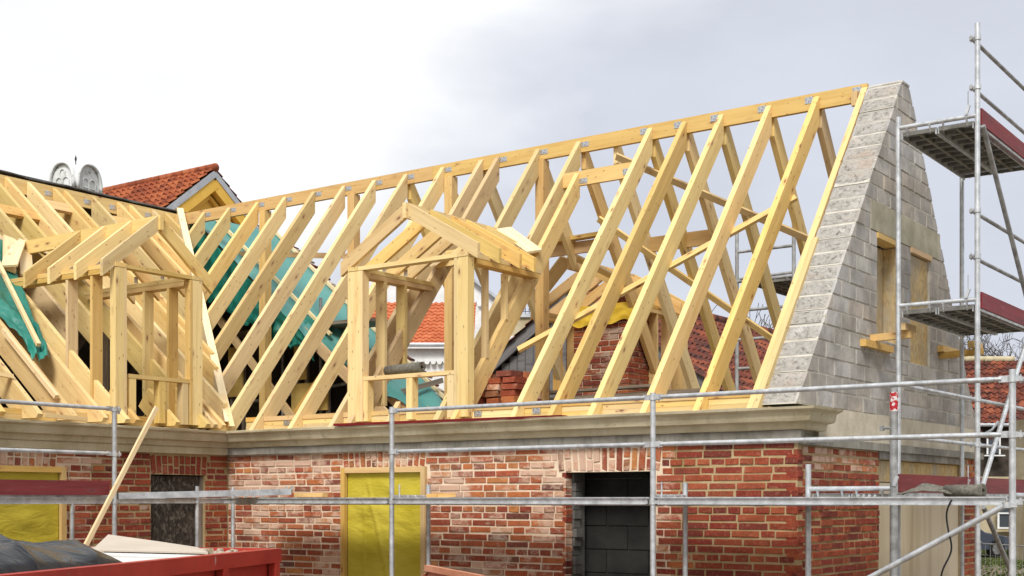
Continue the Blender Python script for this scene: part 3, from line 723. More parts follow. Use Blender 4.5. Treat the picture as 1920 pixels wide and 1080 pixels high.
# connector plates at the ridge and headers
def plate(x, y, z, wd=.115, ht=.062):
    obj('connector_plate', MB().box((x, y - .004, z), (x + wd, y, z + ht)), 'plate', main)
for x in (-9.01, -9.64, -10.29, -11.22, -11.88, -12.47, -13.06, -13.66, -14.26, -14.85, -15.48, -16.06): plate(x + RW/2 + .004, RY - .031, 6.475)
for x in FR[1:]: plate(x - RW/2 - .105, RY - .031, 6.49, .10, .075)
plate(-5.24 - .16, RY - .031, 6.50, .10, .075)
plate(-8.77 + RW/2 + .004, 13.614, zm(13.6) - .12); plate(-8.11, 13.614, zm(13.6) - .10, .09, .07)
for x in (-7.83, -8.6, -11.5): plate(x, WY + .076, 2.90, .10, .06)

# wing
wf = thing('roof_frame', 'lower pitched open pine rafter frame over the wing with valley rafter', 'roof frame', (-14.5, 10, 2.85))
def wrafter(y, x0=None, x1=None, mat='pine'):
    x0 = -12.14 if x0 is None else x0; x1 = RXW + .035 if x1 is None else x1
    full = x0 > -12.25
    return beam('rafter', (x0, y, zw(x0)), (x1, y, zw(x1)), (.062), .27, wf, mat, ('v', 'v'), top=True, poly=tail if full else None)
for y in (4.9, 5.4, 5.95, 6.5, 7.0, 7.45, 7.93, 8.37, 8.80, 9.20, 9.50, 10.68, 10.93): wrafter(y)
for y in (9.88, 10.28): wrafter(y, -13.75)
wrafter(10.22, -12.14, -12.66)
wrafter(9.64, -12.14, -12.60); wrafter(10.80, -12.14, -12.9)
for y in (11.28, 11.71, 11.89, 12.38, 12.84, 13.07, 13.51, 13.76): wrafter(y, vx(y) - .02)
beam('ridge_beam', (RXW, 4.5, RZ - .11), (RXW, 10.2, RZ - .11), .06, .21, wf, 'pine')
beam('ridge_beam', (RXW, 10.202, RZ - .11), (RXW, 14.02, RZ - .11), .06, .21, wf, 'pine')
beam('ridge_beam', (RXW, 14.09, RZ - .11), (RXW, 16.1, RZ - .11), .06, .21, wf, 'pine')
beam('valley_rafter', (WX + .10, WY - .07, ZE + .11), (RXW + .05, RY - .03, RZ + .10), .10, .26, wf, 'pine_white', ('h', 'v'), top=True)
beam('valley_rafter', (WX + .19, WY - .10, ZE + .05), (RXW + .6, RY - .42, RZ - .42), .06, .24, wf, 'pine', ('h', 'v'), top=True)
for k_, z0 in enumerate((2.853, 2.915)):
    wr = [4.4, 4.9, 5.4, 5.95, 6.5, 7.0, 7.45, 7.93, 8.37, 8.80, 9.20, 9.50, 9.62, 10.22, 10.68, 10.80, 10.93, WY + .1]
    for a_, c_ in zip(wr, wr[1:]):
        if c_ - a_ > .12: beam('sole_plate', (WX - .12, a_ + .035, z0 + .03), (WX - .12, c_ - .035, z0 + .03), .17, .06, wf, 'pine_orange' if k_ else 'pine')
# far slope rafters, old board colour standing in for attic shade, and lower ceiling ties
for y in [5.4 + .75*i for i in range(14)]:
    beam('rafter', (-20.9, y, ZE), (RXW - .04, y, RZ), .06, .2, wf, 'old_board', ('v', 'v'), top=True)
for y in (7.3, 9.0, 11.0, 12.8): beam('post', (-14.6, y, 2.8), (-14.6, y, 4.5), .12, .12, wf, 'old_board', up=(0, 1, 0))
# noggings between upper rafters
for y0, y1, x in ((11.75, 11.28, -16.25), (12.84, 12.42, -16.2), (10.9, 10.3, -15.9)):
    beam('nogging', (x, y0, zw(x) - .05), (x, y1, zw(x) - .05), .05, .18, wf, 'pine_orange', up=(-SW, 0, 1))
def wplate(x, y, z, wd=.115, ht=.07): obj('connector_plate', MB().box((x, y, z), (x + .004, y + wd, z + ht)), 'plate', wf)
for y in (11.71, 12.38, 12.84, 13.51): wplate(RXW + .031, y - .16, 6.44)
wplate(-12.03, 9.24, 2.95, .06, .09)
felt = thing('roofing_felt', 'dark roofing felt sagging along the wing ridge and far slope', 'roofing felt', (-18.8, 10, 4.7))
obj('slope_sheet', MB().grid(lambda u, v: (RXW - .01 - 4.4*v, 4.4 + 11.8*u, RZ + .06 - 3.75*v - .03*math.sin(u*40)*v), 40, 8), 'felt', felt, True, solid=.02)
def fs(u, v):
    y = 4.4 + 9.7*u; wob = .035*mnoise.noise(Vector((y*1.7, 1, 0))) + .02*mnoise.noise(Vector((y*5, 7, 0)))
    a = (v - .5)*2.4
    return (RXW - .05 + .09*math.sin(a), y, RZ + .008 + .055*math.cos(a) + wob*.6)
obj('ridge_strip', MB().grid(fs, 90, 6), 'felt', felt, True, solid=.012)

# ------------------------------------------------------------------ dormers
def dormer(label, O, A, B, half, ov, slope, zp, zr, roofz, ys, tail_at, seat, mats=('pine', 'pine_orange'), studs=2, sill=3.39, front=True):
    """local frame: a along the wall, b inwards from the face, z up. roofz(b) is the main roof height there"""
    A, B, O = Vector((*A, 0)), Vector((*B, 0)), Vector((*O, 0))
    d = thing('dormer_frame', label, 'dormer', O + Vector((0, 0, seat)))
    P = lambda a, b_, z: O + A*a + B*b_ + Vector((0, 0, z))
    bz = lambda z: next((k_*.01 for k_ in range(600) if roofz(k_*.01) >= z), 3.0)
    up = tuple(B)
    def post(a, b_, z0, z1, wa, wb, m): return beam('stud' if wa*wb < .012 else 'post', P(a, b_, z0), P(a, b_, z1), wa, wb, d, m, up=up)
    big = half > .8
    for s_ in (-1, 1):
        pw = (.19 if s_ < 0 else .15) if big else (.115 if s_ < 0 else .15)
        pd = .115 if big else .10
        post(s_*(half - pw/2), pd/2 + .005, seat, zp - .06, pw, pd, mats[0])
        post(s_*(half - pw - .020), pd/2 + .002, seat, zp - .06, .038, pd - .005, mats[0])
        # cheek plates, doubled
        be = bz(zp - .05) + .06
        beam('cheek_plate', P(s_*(half - .075), .005, zp - .028), P(s_*(half - .075), be + .05, zp - .028), .15, .05, d, mats[0])
        beam('cheek_plate', P(s_*(half - .075), .17, zp - .084), P(s_*(half - .075), be, zp - .084), .145, .056, d, mats[1])
        for k_ in range(studs):
            b_ = (.50 + .37*k_) if big else (.46 + .46*k_)
            if roofz(b_) < zp - .2:
                if s_ > 0 and sill and half > .8: post(half - .138, b_, roofz(b_) - .03, zp - .114, .072, .045, mats[0])
                else: post(s_*(half - .08), b_, max(seat, roofz(b_) - .5), zp - .114, .14, .045, mats[0])
    pw = .16
    beam('lintel_board', P(-half + .152, .07, zp - .03), P(half - .152, .07, zp - .03), .12, .045, d, mats[0])
    if sill:
        beam('sill', P(-half + pw + .03, .07, sill), P(half - pw - .03, .07, sill), .11, .045, d, mats[0])
        for a in (-half + pw + .09, 0.04, half - pw - .09): post(a, .07, seat, sill - .023, .09, .10, mats[0])
    # ridge board and rafters
    bend = bz(zr - .1)
    beam('ridge_board', P(0, -.02, zr - .095), P(0, bend + .05, zr - .095), .05, .17, d, mats[0])
    for b_ in ys:
        for s_ in (-1, 1):
            # run down until the eave or until it meets the main roof
            e_ = ov
            if roofz(b_) > zr - slope*ov: e_ = max(.12, (zr - roofz(b_))/slope)
            zt = lambda a: zr + .005 - slope*abs(a)
            beam('rafter', P(s_*e_, b_, zt(e_)), P(s_*.027, b_, zt(.027)), .048, .145, d, mats[0], ('v', 'v') if e_ == ov else ('h', 'v'), top=True)
    # valley boards lying on the main roof
    for s_ in (-1, 1):
        b0 = bz(zr - slope*ov); b1 = bend
        p_, q_ = P(s_*ov*.78, b0, zr - slope*ov*.78 + .02), P(s_*.06, b1, zr - .01)
        beam('valley_board', p_, q_, .20, .028, d, 'pine_white', up=(A*s_*slope*.9 + Vector((0, 0, 1)) - B*.6))
    for s_ in (-1, 1):
        for b_ in ys[1:3]:
            c_ = P(s_*(half - .16), b_ + .03, zp); obj('connector_plate', MB().bar(c_, c_ + Vector((0, 0, .08)), .055, .004, up), 'plate', d)
    return d
dormer('pine dormer frame standing mid way along the front eave', (-9.50, WY - .01), (1, 0), (0, 1), .875, 1.0, .57, 4.69, 5.33, lambda b_: zm(WY + b_ - .01), (.04, .43, .82, 1.1, 1.5), 0, 2.90)
dormer('pine dormer frame of the wing beside the valley rafter', (WX + .12, 10.075), (0, 1), (-1, 0), .635, .80, .80, 4.70, 5.34, lambda b_: zw(WX + .12 - b_), (.04, .52, 1.02, 1.5), 0, 2.90, sill=3.42, studs=2)
dormer('pine dormer frame on the rear eave behind the brick chimney', (-9.80, 16.80), (-1, 0), (0, -1), .875, 1.0, .57, 4.69, 5.33, lambda b_: zb(16.80 - b_), (.04, .43, .82, 1.25), 0, 2.95, mats=('pine_orange', 'pine_orange'), sill=None)

# loose valley pieces and offcuts on the wing roof
tb = lambda name, label, p, q, wd, ht, mat='pine_white', up=(0, 0, 1): tag(beam(name, p, q, wd, ht, None, mat, up=up), label, 'timber')
def onw(x, y, h=.03): return Vector((x, y, zw(x) + h))
tb('timber_batten', 'pale batten lying down the wing rafters below the green tarp', onw(-13.35, 8.72), onw(-12.36, 8.72), .05, .05)
tb('timber_batten', 'short batten nailed crosswise over the wing rafters above their tails', onw(-12.75, 7.2, .05), onw(-12.62, 8.35, .03), .06, .045, 'pine')
tb('timber_batten', 'stub of batten lying on the wing cornice between rafter tails', (-12.12, 8.40, 2.90), (-12.02, 8.86, 2.87), .045, .045, 'pine')
tb('timber_board', 'pale wide board leaning against the upper wing rafters beside dormer', onw(-14.36, 9.70, .05), onw(-15.10, 10.17, .05), .16, .03, 'pine_white', up=(SW, 0, 1))
tb('timber_board', 'second pale board flat on the wing rafters beside the tarp', onw(-14.42, 9.50, .06), onw(-15.10, 9.95, .06), .16, .03, 'pine_white', up=(SW, 0, 1))
tb('timber_batten', 'long pale batten leaning from the skip up to the wing cornice', (-11.27, 8.24, 1.45), (-11.27, 9.19, 2.99), .032, .046)
tb('red_board', 'long dark red board lying flat on the front cornice', (-10.34, 11.0, 2.853), (-7.26, 11.03, 2.838), .13, .028, 'red_board')

# ------------------------------------------------------------------ tarpaulins
tp = thing('green_tarp', 'large green tarpaulin battened over the rear wing roof', 'tarpaulin', (-14.8, 15.2, 4.9))
YV = 16.12
def tarp(u, v):       # u along the ridge, v down the slope
    y = 14.22 + (YV - 14.22)*u
    ln = 4.35*(.80 + .42*min(1, max(0, (u - .15)/.3)) + .03*math.sin(u*17) + .02*math.sin(u*41)) 
    x = RXW + .02 + ln*v*.755
    sag = .05*math.sin(u*16)*v + .05*mnoise.noise(Vector((u*6, v*9, 2)))*v
    loose = max(0, v - (.62 + .3*u))
    wr = .10*loose*math.sin(v*60 + u*8) + .06*loose*math.sin(u*50)
    return (x, y, zw(x) + .07 + sag + wr - loose*.35)
obj('sheet', MB().grid(tarp, 70, 70), 'teal_tarp', tp, True)
def tarp2(u, v):      # darker loose fold hanging inside at the near edge
    x = RXW + .12 + 2.75*u; drop = 1.15*(1 - .80*u) + .06*math.sin(u*19) + .04*math.sin(u*47)
    wr = .05*math.sin(u*38 + v*3) + .035*math.sin(u*71 - v*6) + .05*mnoise.noise(Vector((u*9, v*4, 8)))
    return (x - .1*v, 14.17 + .10*v + wr*(.3 + v), zw(x) + .06 - drop*v)
obj('near_fold', MB().grid(tarp2, 40, 50), 'green_tarp', tp, True)
def tarp3(u, v):
    y = 14.5 + 1.6*u; x = RXW + 4.35*.755*(.80 + .30*u) - .45 + .5*v
    return (x, y, zw(x) + .05 - .30*v*v + .05*math.sin(v*22 + u*9) + .05*mnoise.noise(Vector((u*9, v*4, 5))))
obj('hem', MB().grid(tarp3, 60, 24), 'green_tarp', tp, True)
for y in (14.75, YV - .02): 
    beam('batten', (RXW + .1, y, zw(RXW + .1) + .12), (-12.75 if y > 15 else -14.0, y, zw(-12.75 if y > 15 else -14.0) + .12), .05, .045, tp, 'pine_white')
beam('cross_batten', (-13.1, 14.3, zw(-13.1) - .3), (-12.9, YV, zw(-12.9) + .35), .04, .08, tp, 'old_board')
# rear wing rafters carrying the tarp, and its broken tile verge
for i, y in enumerate((14.5, 15.1, 15.65, 16.08)): beam('rafter', (-12.5, y, zw(-12.5)), (RXW + .04, y, zw(RXW + .04)), .06, .16, wf, 'pine_orange', ('v', 'v'), top=True)
vt = thing('tile_verge', 'broken edge of old red tiles along the tarpaulin roof', 'roof tiles', (-14.5, 16.3, 4.5))
rn = random.Random(5)
for i in range(34):
    x = RXW + .1 + i*.125; z = zw(x)
    for k_ in range(2):
        m = MB().bar((x - .12, YV + .05 + k_*.10, z + .06 + k_*.03 + rn.uniform(-.02, .03)), (x + .13, YV + .10 + k_*.12, z - .07 + k_*.03 + rn.uniform(-.02, .03)), rn.uniform(.14, .22), rn.uniform(.02, .045))
        obj('tile', m, rn.choice(('tile_old', 'rubble', 'rubble', 'tile_old')), vt)
lt = thing('green_tarp', 'crumpled green tarpaulin hanging over the wing rafters beside a batten', 'tarpaulin', (-13.3, 8.5, 4))
# boundaries of the hanging sheet on the wing slope: (x down-slope, y left, y right)
LT = [(-15.1, 8.3, 9.86), (-14.6, 8.3, 9.70), (-14.2, 8.4, 9.50), (-13.85, 8.6, 9.36), (-13.6, 8.80, 9.26), (-13.35, 8.90, 9.19), (-13.1, 8.87, 9.12), (-12.93, 8.80, 9.02)]
def lts(u, v):
    k_ = min(len(LT) - 2, int(v*(len(LT) - 1))); f_ = v*(len(LT) - 1) - k_
    a, c = LT[k_], LT[k_ + 1]; x = a[0] + (c[0] - a[0])*f_; y0 = a[1] + (c[1] - a[1])*f_; y1 = a[2] + (c[2] - a[2])*f_
    y = y0 + (y1 - y0)*u
    h = .06 + .045*math.sin(u*11 + v*5 + 2*mnoise.noise(Vector((u*3, v*4, 1)))) + .05*mnoise.noise(Vector((u*4, v*11, 3))) + .025*mnoise.noise(Vector((u*11, v*25, 4)))
    return (x, y, zw(x) + h)
obj('sheet', MB().grid(lts, 40, 80), 'green_tarp', lt, True)
tb('timber_batten', 'pale batten holding down the crumpled green tarpaulin on the wing', onw(-14.75, 9.42, .17), onw(-12.99, 8.93, .15), .045, .045)

# ------------------------------------------------------------------ bricks, chimney, planks in the attic
rn = random.Random(9)
z = 2.92; ri = 0
for ri in range(7):
    xs = [(-9.14, 0), (-8.93, 1), (-8.68, 0)] + ([(-8.46, 0)] if ri < 6 else [])
    if ri == 6: xs = [(-9.12, 0), (-8.97, 0), (-8.52, 0)]
    for x, k_ in xs:
        ln = .27 if k_ else .15
        for yy in (0, .17):
            o = brick(None, (x + rn.uniform(-.02, .02), 11.86 + yy*1.6 + rn.uniform(-.02, .02), z + .037), ln if k_ else rn.uniform(.16, .22), .070, .25, rn.choice(('brick_orange', 'brick_lime', 'brick_lime')), tilt=rn.uniform(-.03, .03))
            tag(o, 'old orange brick in the loose stack behind the front eave', 'brick', 'bricks stacked on the attic floor')
    z += .074
pallet = MB().box((-9.25, 11.7, 2.801), (-8.35, 12.35, 2.915)); tag(obj('stack_board', pallet, 'old_board'), 'old board under the loose brick stack in the attic', 'board')
ch = thing('brick_chimney', 'square red brick chimney stack under a yellow sheet', 'chimney', (-9.35, 15.6, 2.8))
cx0, cx1, cy0, cy1 = -9.95, -9.06, 15.35, 15.95
obj('mortar', MB().box((cx0 + .012, cy0 + .012, 2.80), (cx1 - .012, cy1 - .012, 4.60)), 'mortar_pale', ch)
for r_ in range(23):
    z = 2.84 + r_*.077
    for (a0, a1, axis, out) in ((cx0, cx1, (1, 0, 0), (0, -1, 0)), (cy0, cy1, (0, 1, 0), (1, 0, 0))):
        a = a0 + (0 if r_ % 2 else -.14)
        while a < a1 - .03:
            s0, s1 = max(a, a0), min(a + .29, a1); a += .29
            if s1 - s0 < .05: continue
            m_ = (s0 + s1)/2; pr = rn.uniform(-.004, .006)
            c_ = (m_, cy0 + .055 - pr, z) if axis[0] else (cx1 - .055 + pr, m_, z)
            brick(ch, c_, s1 - s0 - .014, .063, .11, rn.choice(('brick_orange', 'brick_red', 'brick_orange')), axis, out)
def ycov(u, v):
    x = cx0 - .10 + (cx1 - cx0 + .22)*u; d_ = v
    wob = .03*mnoise.noise(Vector((u*6, v*4, 2)))
    drop = .20 + .10*mnoise.noise(Vector((u*4, 0, 6))) + .10*abs(math.sin(u*5))
    if v < .35: return (x, cy1 - (cy1 - cy0 + .05)*(v/.35), 4.66 + wob + .04*math.sin(u*9))
    return (x, cy0 - .06 - wob, 4.66 - drop*(v - .35)/.65 + .02*math.sin(u*9))
tag(obj('yellow_sheet', MB().grid(ycov, 36, 20), 'yellow_tarp', None, True), 'bright yellow plastic sheet draped over the brick chimney', 'sheet')
def ycov2(u, v): return (cx1 + .05 + .03*mnoise.noise(Vector((u*5, v*5, 1))), cy0 - .05 + .4*u, 4.63 - .42*v*(1 - .75*u) + .02*math.sin(u*9))
tag(obj('yellow_sheet', MB().grid(ycov2, 16, 16), 'yellow_tarp', None, True), 'torn yellow flap hanging down the side of the chimney', 'sheet')
for x, y, r_ in ((-9.2, 15.5, .2), (-9.0 - .35, 15.52, -.1)):
    o = brick(None, (x, y, 4.74), .25, .07, .13, 'brick_orange', tilt=.05); tag(o, 'loose brick weighing down the yellow sheet on the chimney', 'brick', 'bricks on top of the chimney')
for i, (x0, x1, y, z, lab) in enumerate(((-10.3, -8.15, 14.45, 3.42, 'weathered plank on the trestle before the chimney, upper of three'), (-9.9, -7.6, 14.75, 3.36, 'weathered plank behind the upper one on the chimney trestle'), (-9.2, -7.3, 14.25, 3.30, 'weathered plank lowest on the trestle before the chimney'))):
    tb('plank', lab, (x0, y, z), (x1, y + .05, z + .02), .2, .035, 'old_board')
t = thing('plank_trestle', 'rough timber trestle carrying planks in front of the chimney', 'trestle', (-8.9, 14.5, 2.8))
for x in (-10.0, -8.9, -7.9):
    beam('leg', (x, 14.3, 2.80), (x, 14.3, 3.27), .09, .09, t, 'pine_orange', up=(0, 1, 0)); beam('leg', (x, 14.8, 2.80), (x, 14.8, 3.27), .09, .09, t, 'pine_orange', up=(0, 1, 0))
    beam('cross_piece', (x + .1, 14.15, 3.22), (x + .1, 14.95, 3.22), .06, .09, t, 'pine_orange')
beam('rail', (-10.2, 14.22, 3.02), (-7.6, 14.22, 3.02), .03, .22, t, 'old_board')
# attic clutter on the left: scaffold tubes, props and insulation boards
at = thing('attic_scaffold', 'grey tube scaffold inside the attic under the green tarpaulin', 'scaffold', (-14, 15, 2.8))
for x, y, zt in ((-14.55, 15.1, 5.2), (-14.0, 15.15, 5.0), (-15.6, 15.3, 4.9)): tubeo('standard', (x, y, 2.80), (x, y, zt), .026, at, 'galvanised_worn')
tubeo('ledger', (-16.2, 15.14, 3.62), (-13.1, 15.10, 3.90), .024, at, 'galvanised_worn'); tubeo('ledger', (-16, 15.18, 3.05), (-13.2, 15.16, 3.02), .024, at, 'galvanised_worn')
tubeo('brace', (-14.55, 15.06, 3.05), (-13.3, 15.0, 3.75), .024, at, 'galvanised_worn')
beam('deck_board', (-16.4, 14.9, 4.72), (-13.2, 14.9, 4.72), .30, .05, at, 'old_board'); beam('deck_board', (-16.4, 15.22, 4.72), (-13.2, 15.22, 4.72), .30, .05, at, 'old_board')
for i, (x0, x1, z0, z1) in enumerate(((-16.46, -16.12, 3.70, 4.52), (-14.94, -14.68, 3.9, 4.52), (-15.0, -14.22, 3.40, 3.84))):
    t = thing('insulation_board', ['tall yellow board panel in the dark attic nearest the valley', 'small yellow board panel in the dark attic behind the scaffold tube', 'wide low yellow board panel in the dark attic under the tarp'][i], 'board', (x0, 14.9, 2.8))
    obj('panel', MB().box((x0, 14.9, z0), (x1, 14.93, z1)), 'insulation', t)
    for x in (x0 + .03, x1 - .03): beam('leg', (x, 14.96, 2.80), (x, 14.96, z1), .05, .05, t, 'old_board', up=(0, 1, 0))
for i, (p, q) in enumerate((((-16.3, 14.5, 5.0), (-14.2, 14.55, 2.85)), ((-15.2, 14.7, 2.85), (-13.3, 14.6, 4.6)), ((-13.9, 15.0, 4.3), (-12.9, 15.0, 2.85)))):
    tb('timber_prop', ['slanting pine prop in the dark attic close to the valley', 'slanting pine prop rising towards the dormer inside the attic', 'short slanting pine prop under the tarp behind the dormer'][i], p, q, .06, .12, 'pine_orange')
# ------------------------------------------------------------------ felt rolls
def roll(name, label, p, q, r, mat):
    p, q = Vector(p), Vector(q); x = (q - p).normalized(); y = Vector((0, 0, 1)).cross(x).normalized(); zv = x.cross(y); m = MB(); n = 44
    vs = []
    for e_ in (p, q):
        for i in range(n):
            a = i*.42; rr = r*(.35 + .65*i/n); vs.append(e_ + y*(rr*math.cos(a)) + zv*(rr*math.sin(a)))
    m.add(vs, [(i, i+1, n+i+1, n+i) for i in range(n-1)])
    return tag(obj(name, m, mat, None, True, solid=.008), label, 'felt roll')
roll('felt_roll', 'dark roll of felt lying on the dormer sill', (-9.95, 11.42, 3.485), (-9.33, 11.30, 3.485), .062, 'felt_roll')
roll('felt_roll', 'dark roll of felt lying on the scaffold deck by the corner', (-3.24, 10.42, 2.072), (-2.92, 10.30, 2.072), .05, 'felt_roll')
def flap(u, v): return (-3.62 + .45*u, 10.36 + .16*v - .05*u, 2.045 + .055*math.sin(u*3.1)*(.5 + v) + .02*mnoise.noise(Vector((u*4, v*4, 1))))
tag(obj('felt_flap', MB().grid(flap, 14, 8), 'felt_roll', None, True, solid=.006), 'unrolled flap of felt on the deck beside the felt roll', 'felt')
strap = MB().path([(-3.13 - .03*math.sin(i*.42) - .003*i, 10.195 - .01*math.sin(i*.9), 2.0 - .033*i) for i in range(22)], .008 ); tag(obj('strap', strap, 'rubber'), 'black strap dangling from the scaffold deck', 'strap')

# ================================================================== SCAFFOLDS
def deck(parent, p, q, width, side, mat='galvanised'):
    """steel deck board from p to q, extending by width towards side, ribs below"""
    p, q, sd = Vector(p), Vector(q), Vector(side).normalized(); ln = (q - p).length; d = (q - p).normalized(); upv = Vector((0, 0, 1))
    m = MB(); c0 = p + sd*(width/2); c1 = q + sd*(width/2)
    m.bar(c0 + upv*.0, c1 + upv*.0, width - .01, .006)
    for k_ in (.008, width - .008): m.bar(p + sd*k_ - upv*.033, q + sd*k_ - upv*.033, .012, .062)
    o = obj('deck', m, mat, parent)
    r_ = MB(); n = max(3, int(ln/.19))
    for i in range(n + 1):
        c = p + d*(ln*i/n); r_.bar(c + sd*.015 - upv*.025, c + sd*(width - .015) - upv*.025, .03, .035)
    r_.bar(c0 - upv*.028, c1 - upv*.028, .03, .03)
    obj('deck_ribs', r_, 'deck_under', o)
    h = MB()
    for e_, s_ in ((p, 1), (q, -1)):
        for k_ in (.06, width - .06): h.bar(e_ + sd*k_ + d*s_*.004 - upv*.045, e_ + sd*k_ - d*s_*.035 + upv*.03, .014, .022)
    obj('deck_hooks', h, 'galvanised', o)
def clamp(parent, c, ax=(1, 0, 0)):
    c = Vector(c); a = Vector(ax); m = MB().tube(c - Vector((0, 0, .022)), c + Vector((0, 0, .022)), .034, 10); m.bar(c, c + a*.075, .03, .034); m.tube(c + a*.06 - Vector((0, 0, .03)), c + a*.06 + Vector((0, 0, .035)), .008, 6)
    return obj('clamp', m, 'galvanised', parent, True, angle=40)
OY, IY = 10.24, 10.81
fsx = [-8.86, -5.79, -2.69]
sc = thing('scaffold', 'low galvanised scaffold with double guard rails along the front wall', 'scaffold', (-5.8, 10.5, 0))
for i, x in enumerate(fsx):
    tubeo('standard', (x, OY, 0), (x, OY, 2.955 if x < -3 else 2.985), .0255, sc)
    tubeo('base_jack', (x, OY, .0), (x, OY, .05), .06, sc, 'galvanised_worn')
    if x < -3:
        xi = x + .02; tubeo('standard', (xi, IY, 0), (xi, IY, 2.16), .025, sc); tubeo('transom', (x, OY, 2.03), (xi, IY, 2.03), .021, sc)
        tubeo('toe_pin', (x + .06, OY + .05, 2.0), (x + .06, OY + .05, 2.16), .008, sc)
    for z in (2.91, 2.49, 1.98): clamp(sc, (x, OY, z))
for x0, x1 in zip(fsx, fsx[1:]):
    flat_end_rail('guard_rail', (x0 + .03, OY, 2.915), (x1 - .03, OY, 2.915), sc); flat_end_rail('guard_rail', (x0 + .03, OY, 2.495), (x1 - .03, OY, 2.495), sc)
def ledger(parent, p, q):
    p, q = Vector(p), Vector(q); d = (q - p).normalized(); m = MB(); upv = Vector((0, 0, 1))
    m.bar(p + d*.03, q - d*.03, .05, .012); m.bar(p + d*.05 - upv*.030, q - d*.05 - upv*.030, .012, .048); m.bar(p + d*.06 - upv*.056, q - d*.06 - upv*.056, .045, .008)
    for e_, s_ in ((p, 1), (q, -1)):
        for k_ in (.10, .13, .16): c = e_ + d*s_*k_ - upv*.022; m.tube(c + Vector((-d.y, d.x, 0))*.010, c + Vector((d.y, -d.x, 0))*.010, .006, 6)
    return obj('ledger', m, 'galvanised', parent)
for x0, x1 in zip([-11.42] + fsx, fsx): 
    ledger(sc, (x0, OY - .005, 2.018), (x1, OY - .005, 2.018)); ledger(sc, (x0, IY + .005, 2.018), (x1 if x1 < -3 else -3.9, IY + .005, 2.018))
tubeo('standard', (-11.86, IY, 0), (-11.86, IY, 2.15), .024, sc)
tubeo('brace', (-4.55, OY - .04, .95), (-2.72, OY - .04, 1.965), .0245, sc); clamp(sc, (-2.72, OY - .04, 1.96))
for x0, x1 in zip([-11.3] + fsx, fsx):
    for k_ in range(2): deck(sc, (x0 + .06, OY + .035 + k_*.255, 2.012), ((x1 if x1 < -3 else -3.9) - .06, OY + .035 + k_*.255, 2.012), .25, (0, 1, 0))
tubeo('return_rail', (-2.69, OY + .03, 2.93), (-2.69, 12.2, 2.93), .021, sc); tubeo('return_rail', (-2.69, OY + .03, 2.50), (-2.69, 12.2, 2.50), .021, sc); tubeo('return_rail', (-2.69, OY + .03, 2.03), (-2.69, 12.2, 2.03), .024, sc)
tubeo('standard', (-2.69, 12.2, 0), (-2.69, 12.2, 3.6), .0245, sc)
# wooden scraps on the ledger
tb('timber_offcut', 'short pine offcut lying on the scaffold ledger near the skip', (-10.75, IY - .05, 2.055), (-10.3, IY - .05, 2.055), .08, .045, 'pine_orange')
for i, x in enumerate((-8.57, -8.42)): tb('timber_offcut', 'small pine offcut on the deck beside the yellow window', (x, OY + .2, 2.04), (x + .13, OY + .33, 2.05), .06, .04, 'pine_orange')['group'] = 'offcuts beside the window'

# wing scaffold
ws = thing('scaffold', 'low galvanised scaffold with red toe board before the wing wall', 'scaffold', (-11.6, 8, 0))
WO, WI = -11.42, -11.99
for y in (5.7, 8.76): 
    tubeo('standard', (WO, y, 0), (WO, y, 2.97), .0255, ws)
    for z in (2.95, 2.48, 1.98): clamp(ws, (WO, y, z), (0, 1, 0))
for y in (5.65, 8.65, 10.37): tubeo('standard', (WI, y, 0), (WI, y, 2.16), .025, ws)
flat_end_rail('guard_rail', (WO, 5.73, 2.955), (WO, 8.73, 2.955), ws); flat_end_rail('guard_rail', (WO, 5.73, 2.485), (WO, 8.73, 2.485), ws)
ledger(ws, (WO, 5.7, 2.018), (WO, 8.76, 2.018)); ledger(ws, (WI, 5.65, 2.018), (WI, 10.9, 2.018))
tubeo('transom', (WO, 8.70, 2.03), (WI, 8.70, 2.03), .021, ws); tubeo('transom', (WO, 5.75, 2.03), (WI, 5.70, 2.03), .021, ws)
deck(ws, (WO - .03, 5.75, 2.062), (WO - .03, 8.70, 2.062), .30, (-1, 0, 0))
beam('toe_board', (WO + .035, 5.8, 2.122), (WO + .035, 8.66, 2.122), .028, .15, ws, 'red_board')
deck(ws, (-11.40, 8.80, 2.07), (-10.62, 10.55, 2.12), .30, (-.9, .4, 0))
tubeo('transom', (-11.45, 9.9, 2.03), (-11.98, 9.9, 2.03), .021, ws)

# gable scaffold, tall
gs = thing('scaffold', 'tall galvanised scaffold tower with red toe boards beside the block gable', 'scaffold', (-4.1, 12.8, 0))
GI, GO = -4.45, -3.68
GYs = (10.78, 12.78, 14.86)
tubeo('standard', (-4.55, 10.78, 0), (-4.55, 10.78, 2.31), .0255, gs); 
st = tubeo('standard', (-3.79, 10.78, 0), (-3.79, 10.78, 2.985), .034, gs, 'galvanised_worn')
obj('sticker', MB().tube((-3.79, 10.78, 2.74), (-3.79, 10.78, 2.90), .0352, 14, cap=False), 'sticker', st, True)
for z, w_ in ((2.955, .07), (2.60, .07)):
    m = MB().tube((-3.79 - .1, 10.76, z), (-3.79, 10.76, z), .010, 8); m.bar((-3.90, 10.76, z), (-3.87, 10.76, z), .04, .04); obj('clamp_bolt', m, 'galvanised_worn', gs)
for y in GYs[1:]:
    tubeo('standard', (GI, y, 0), (GI, y, 5.79 if y < 13 else 5.62), .0245, gs); tubeo('standard', (GO, y, 0), (GO, y, 6.56 if y < 13 else 5.62), .0255, gs)
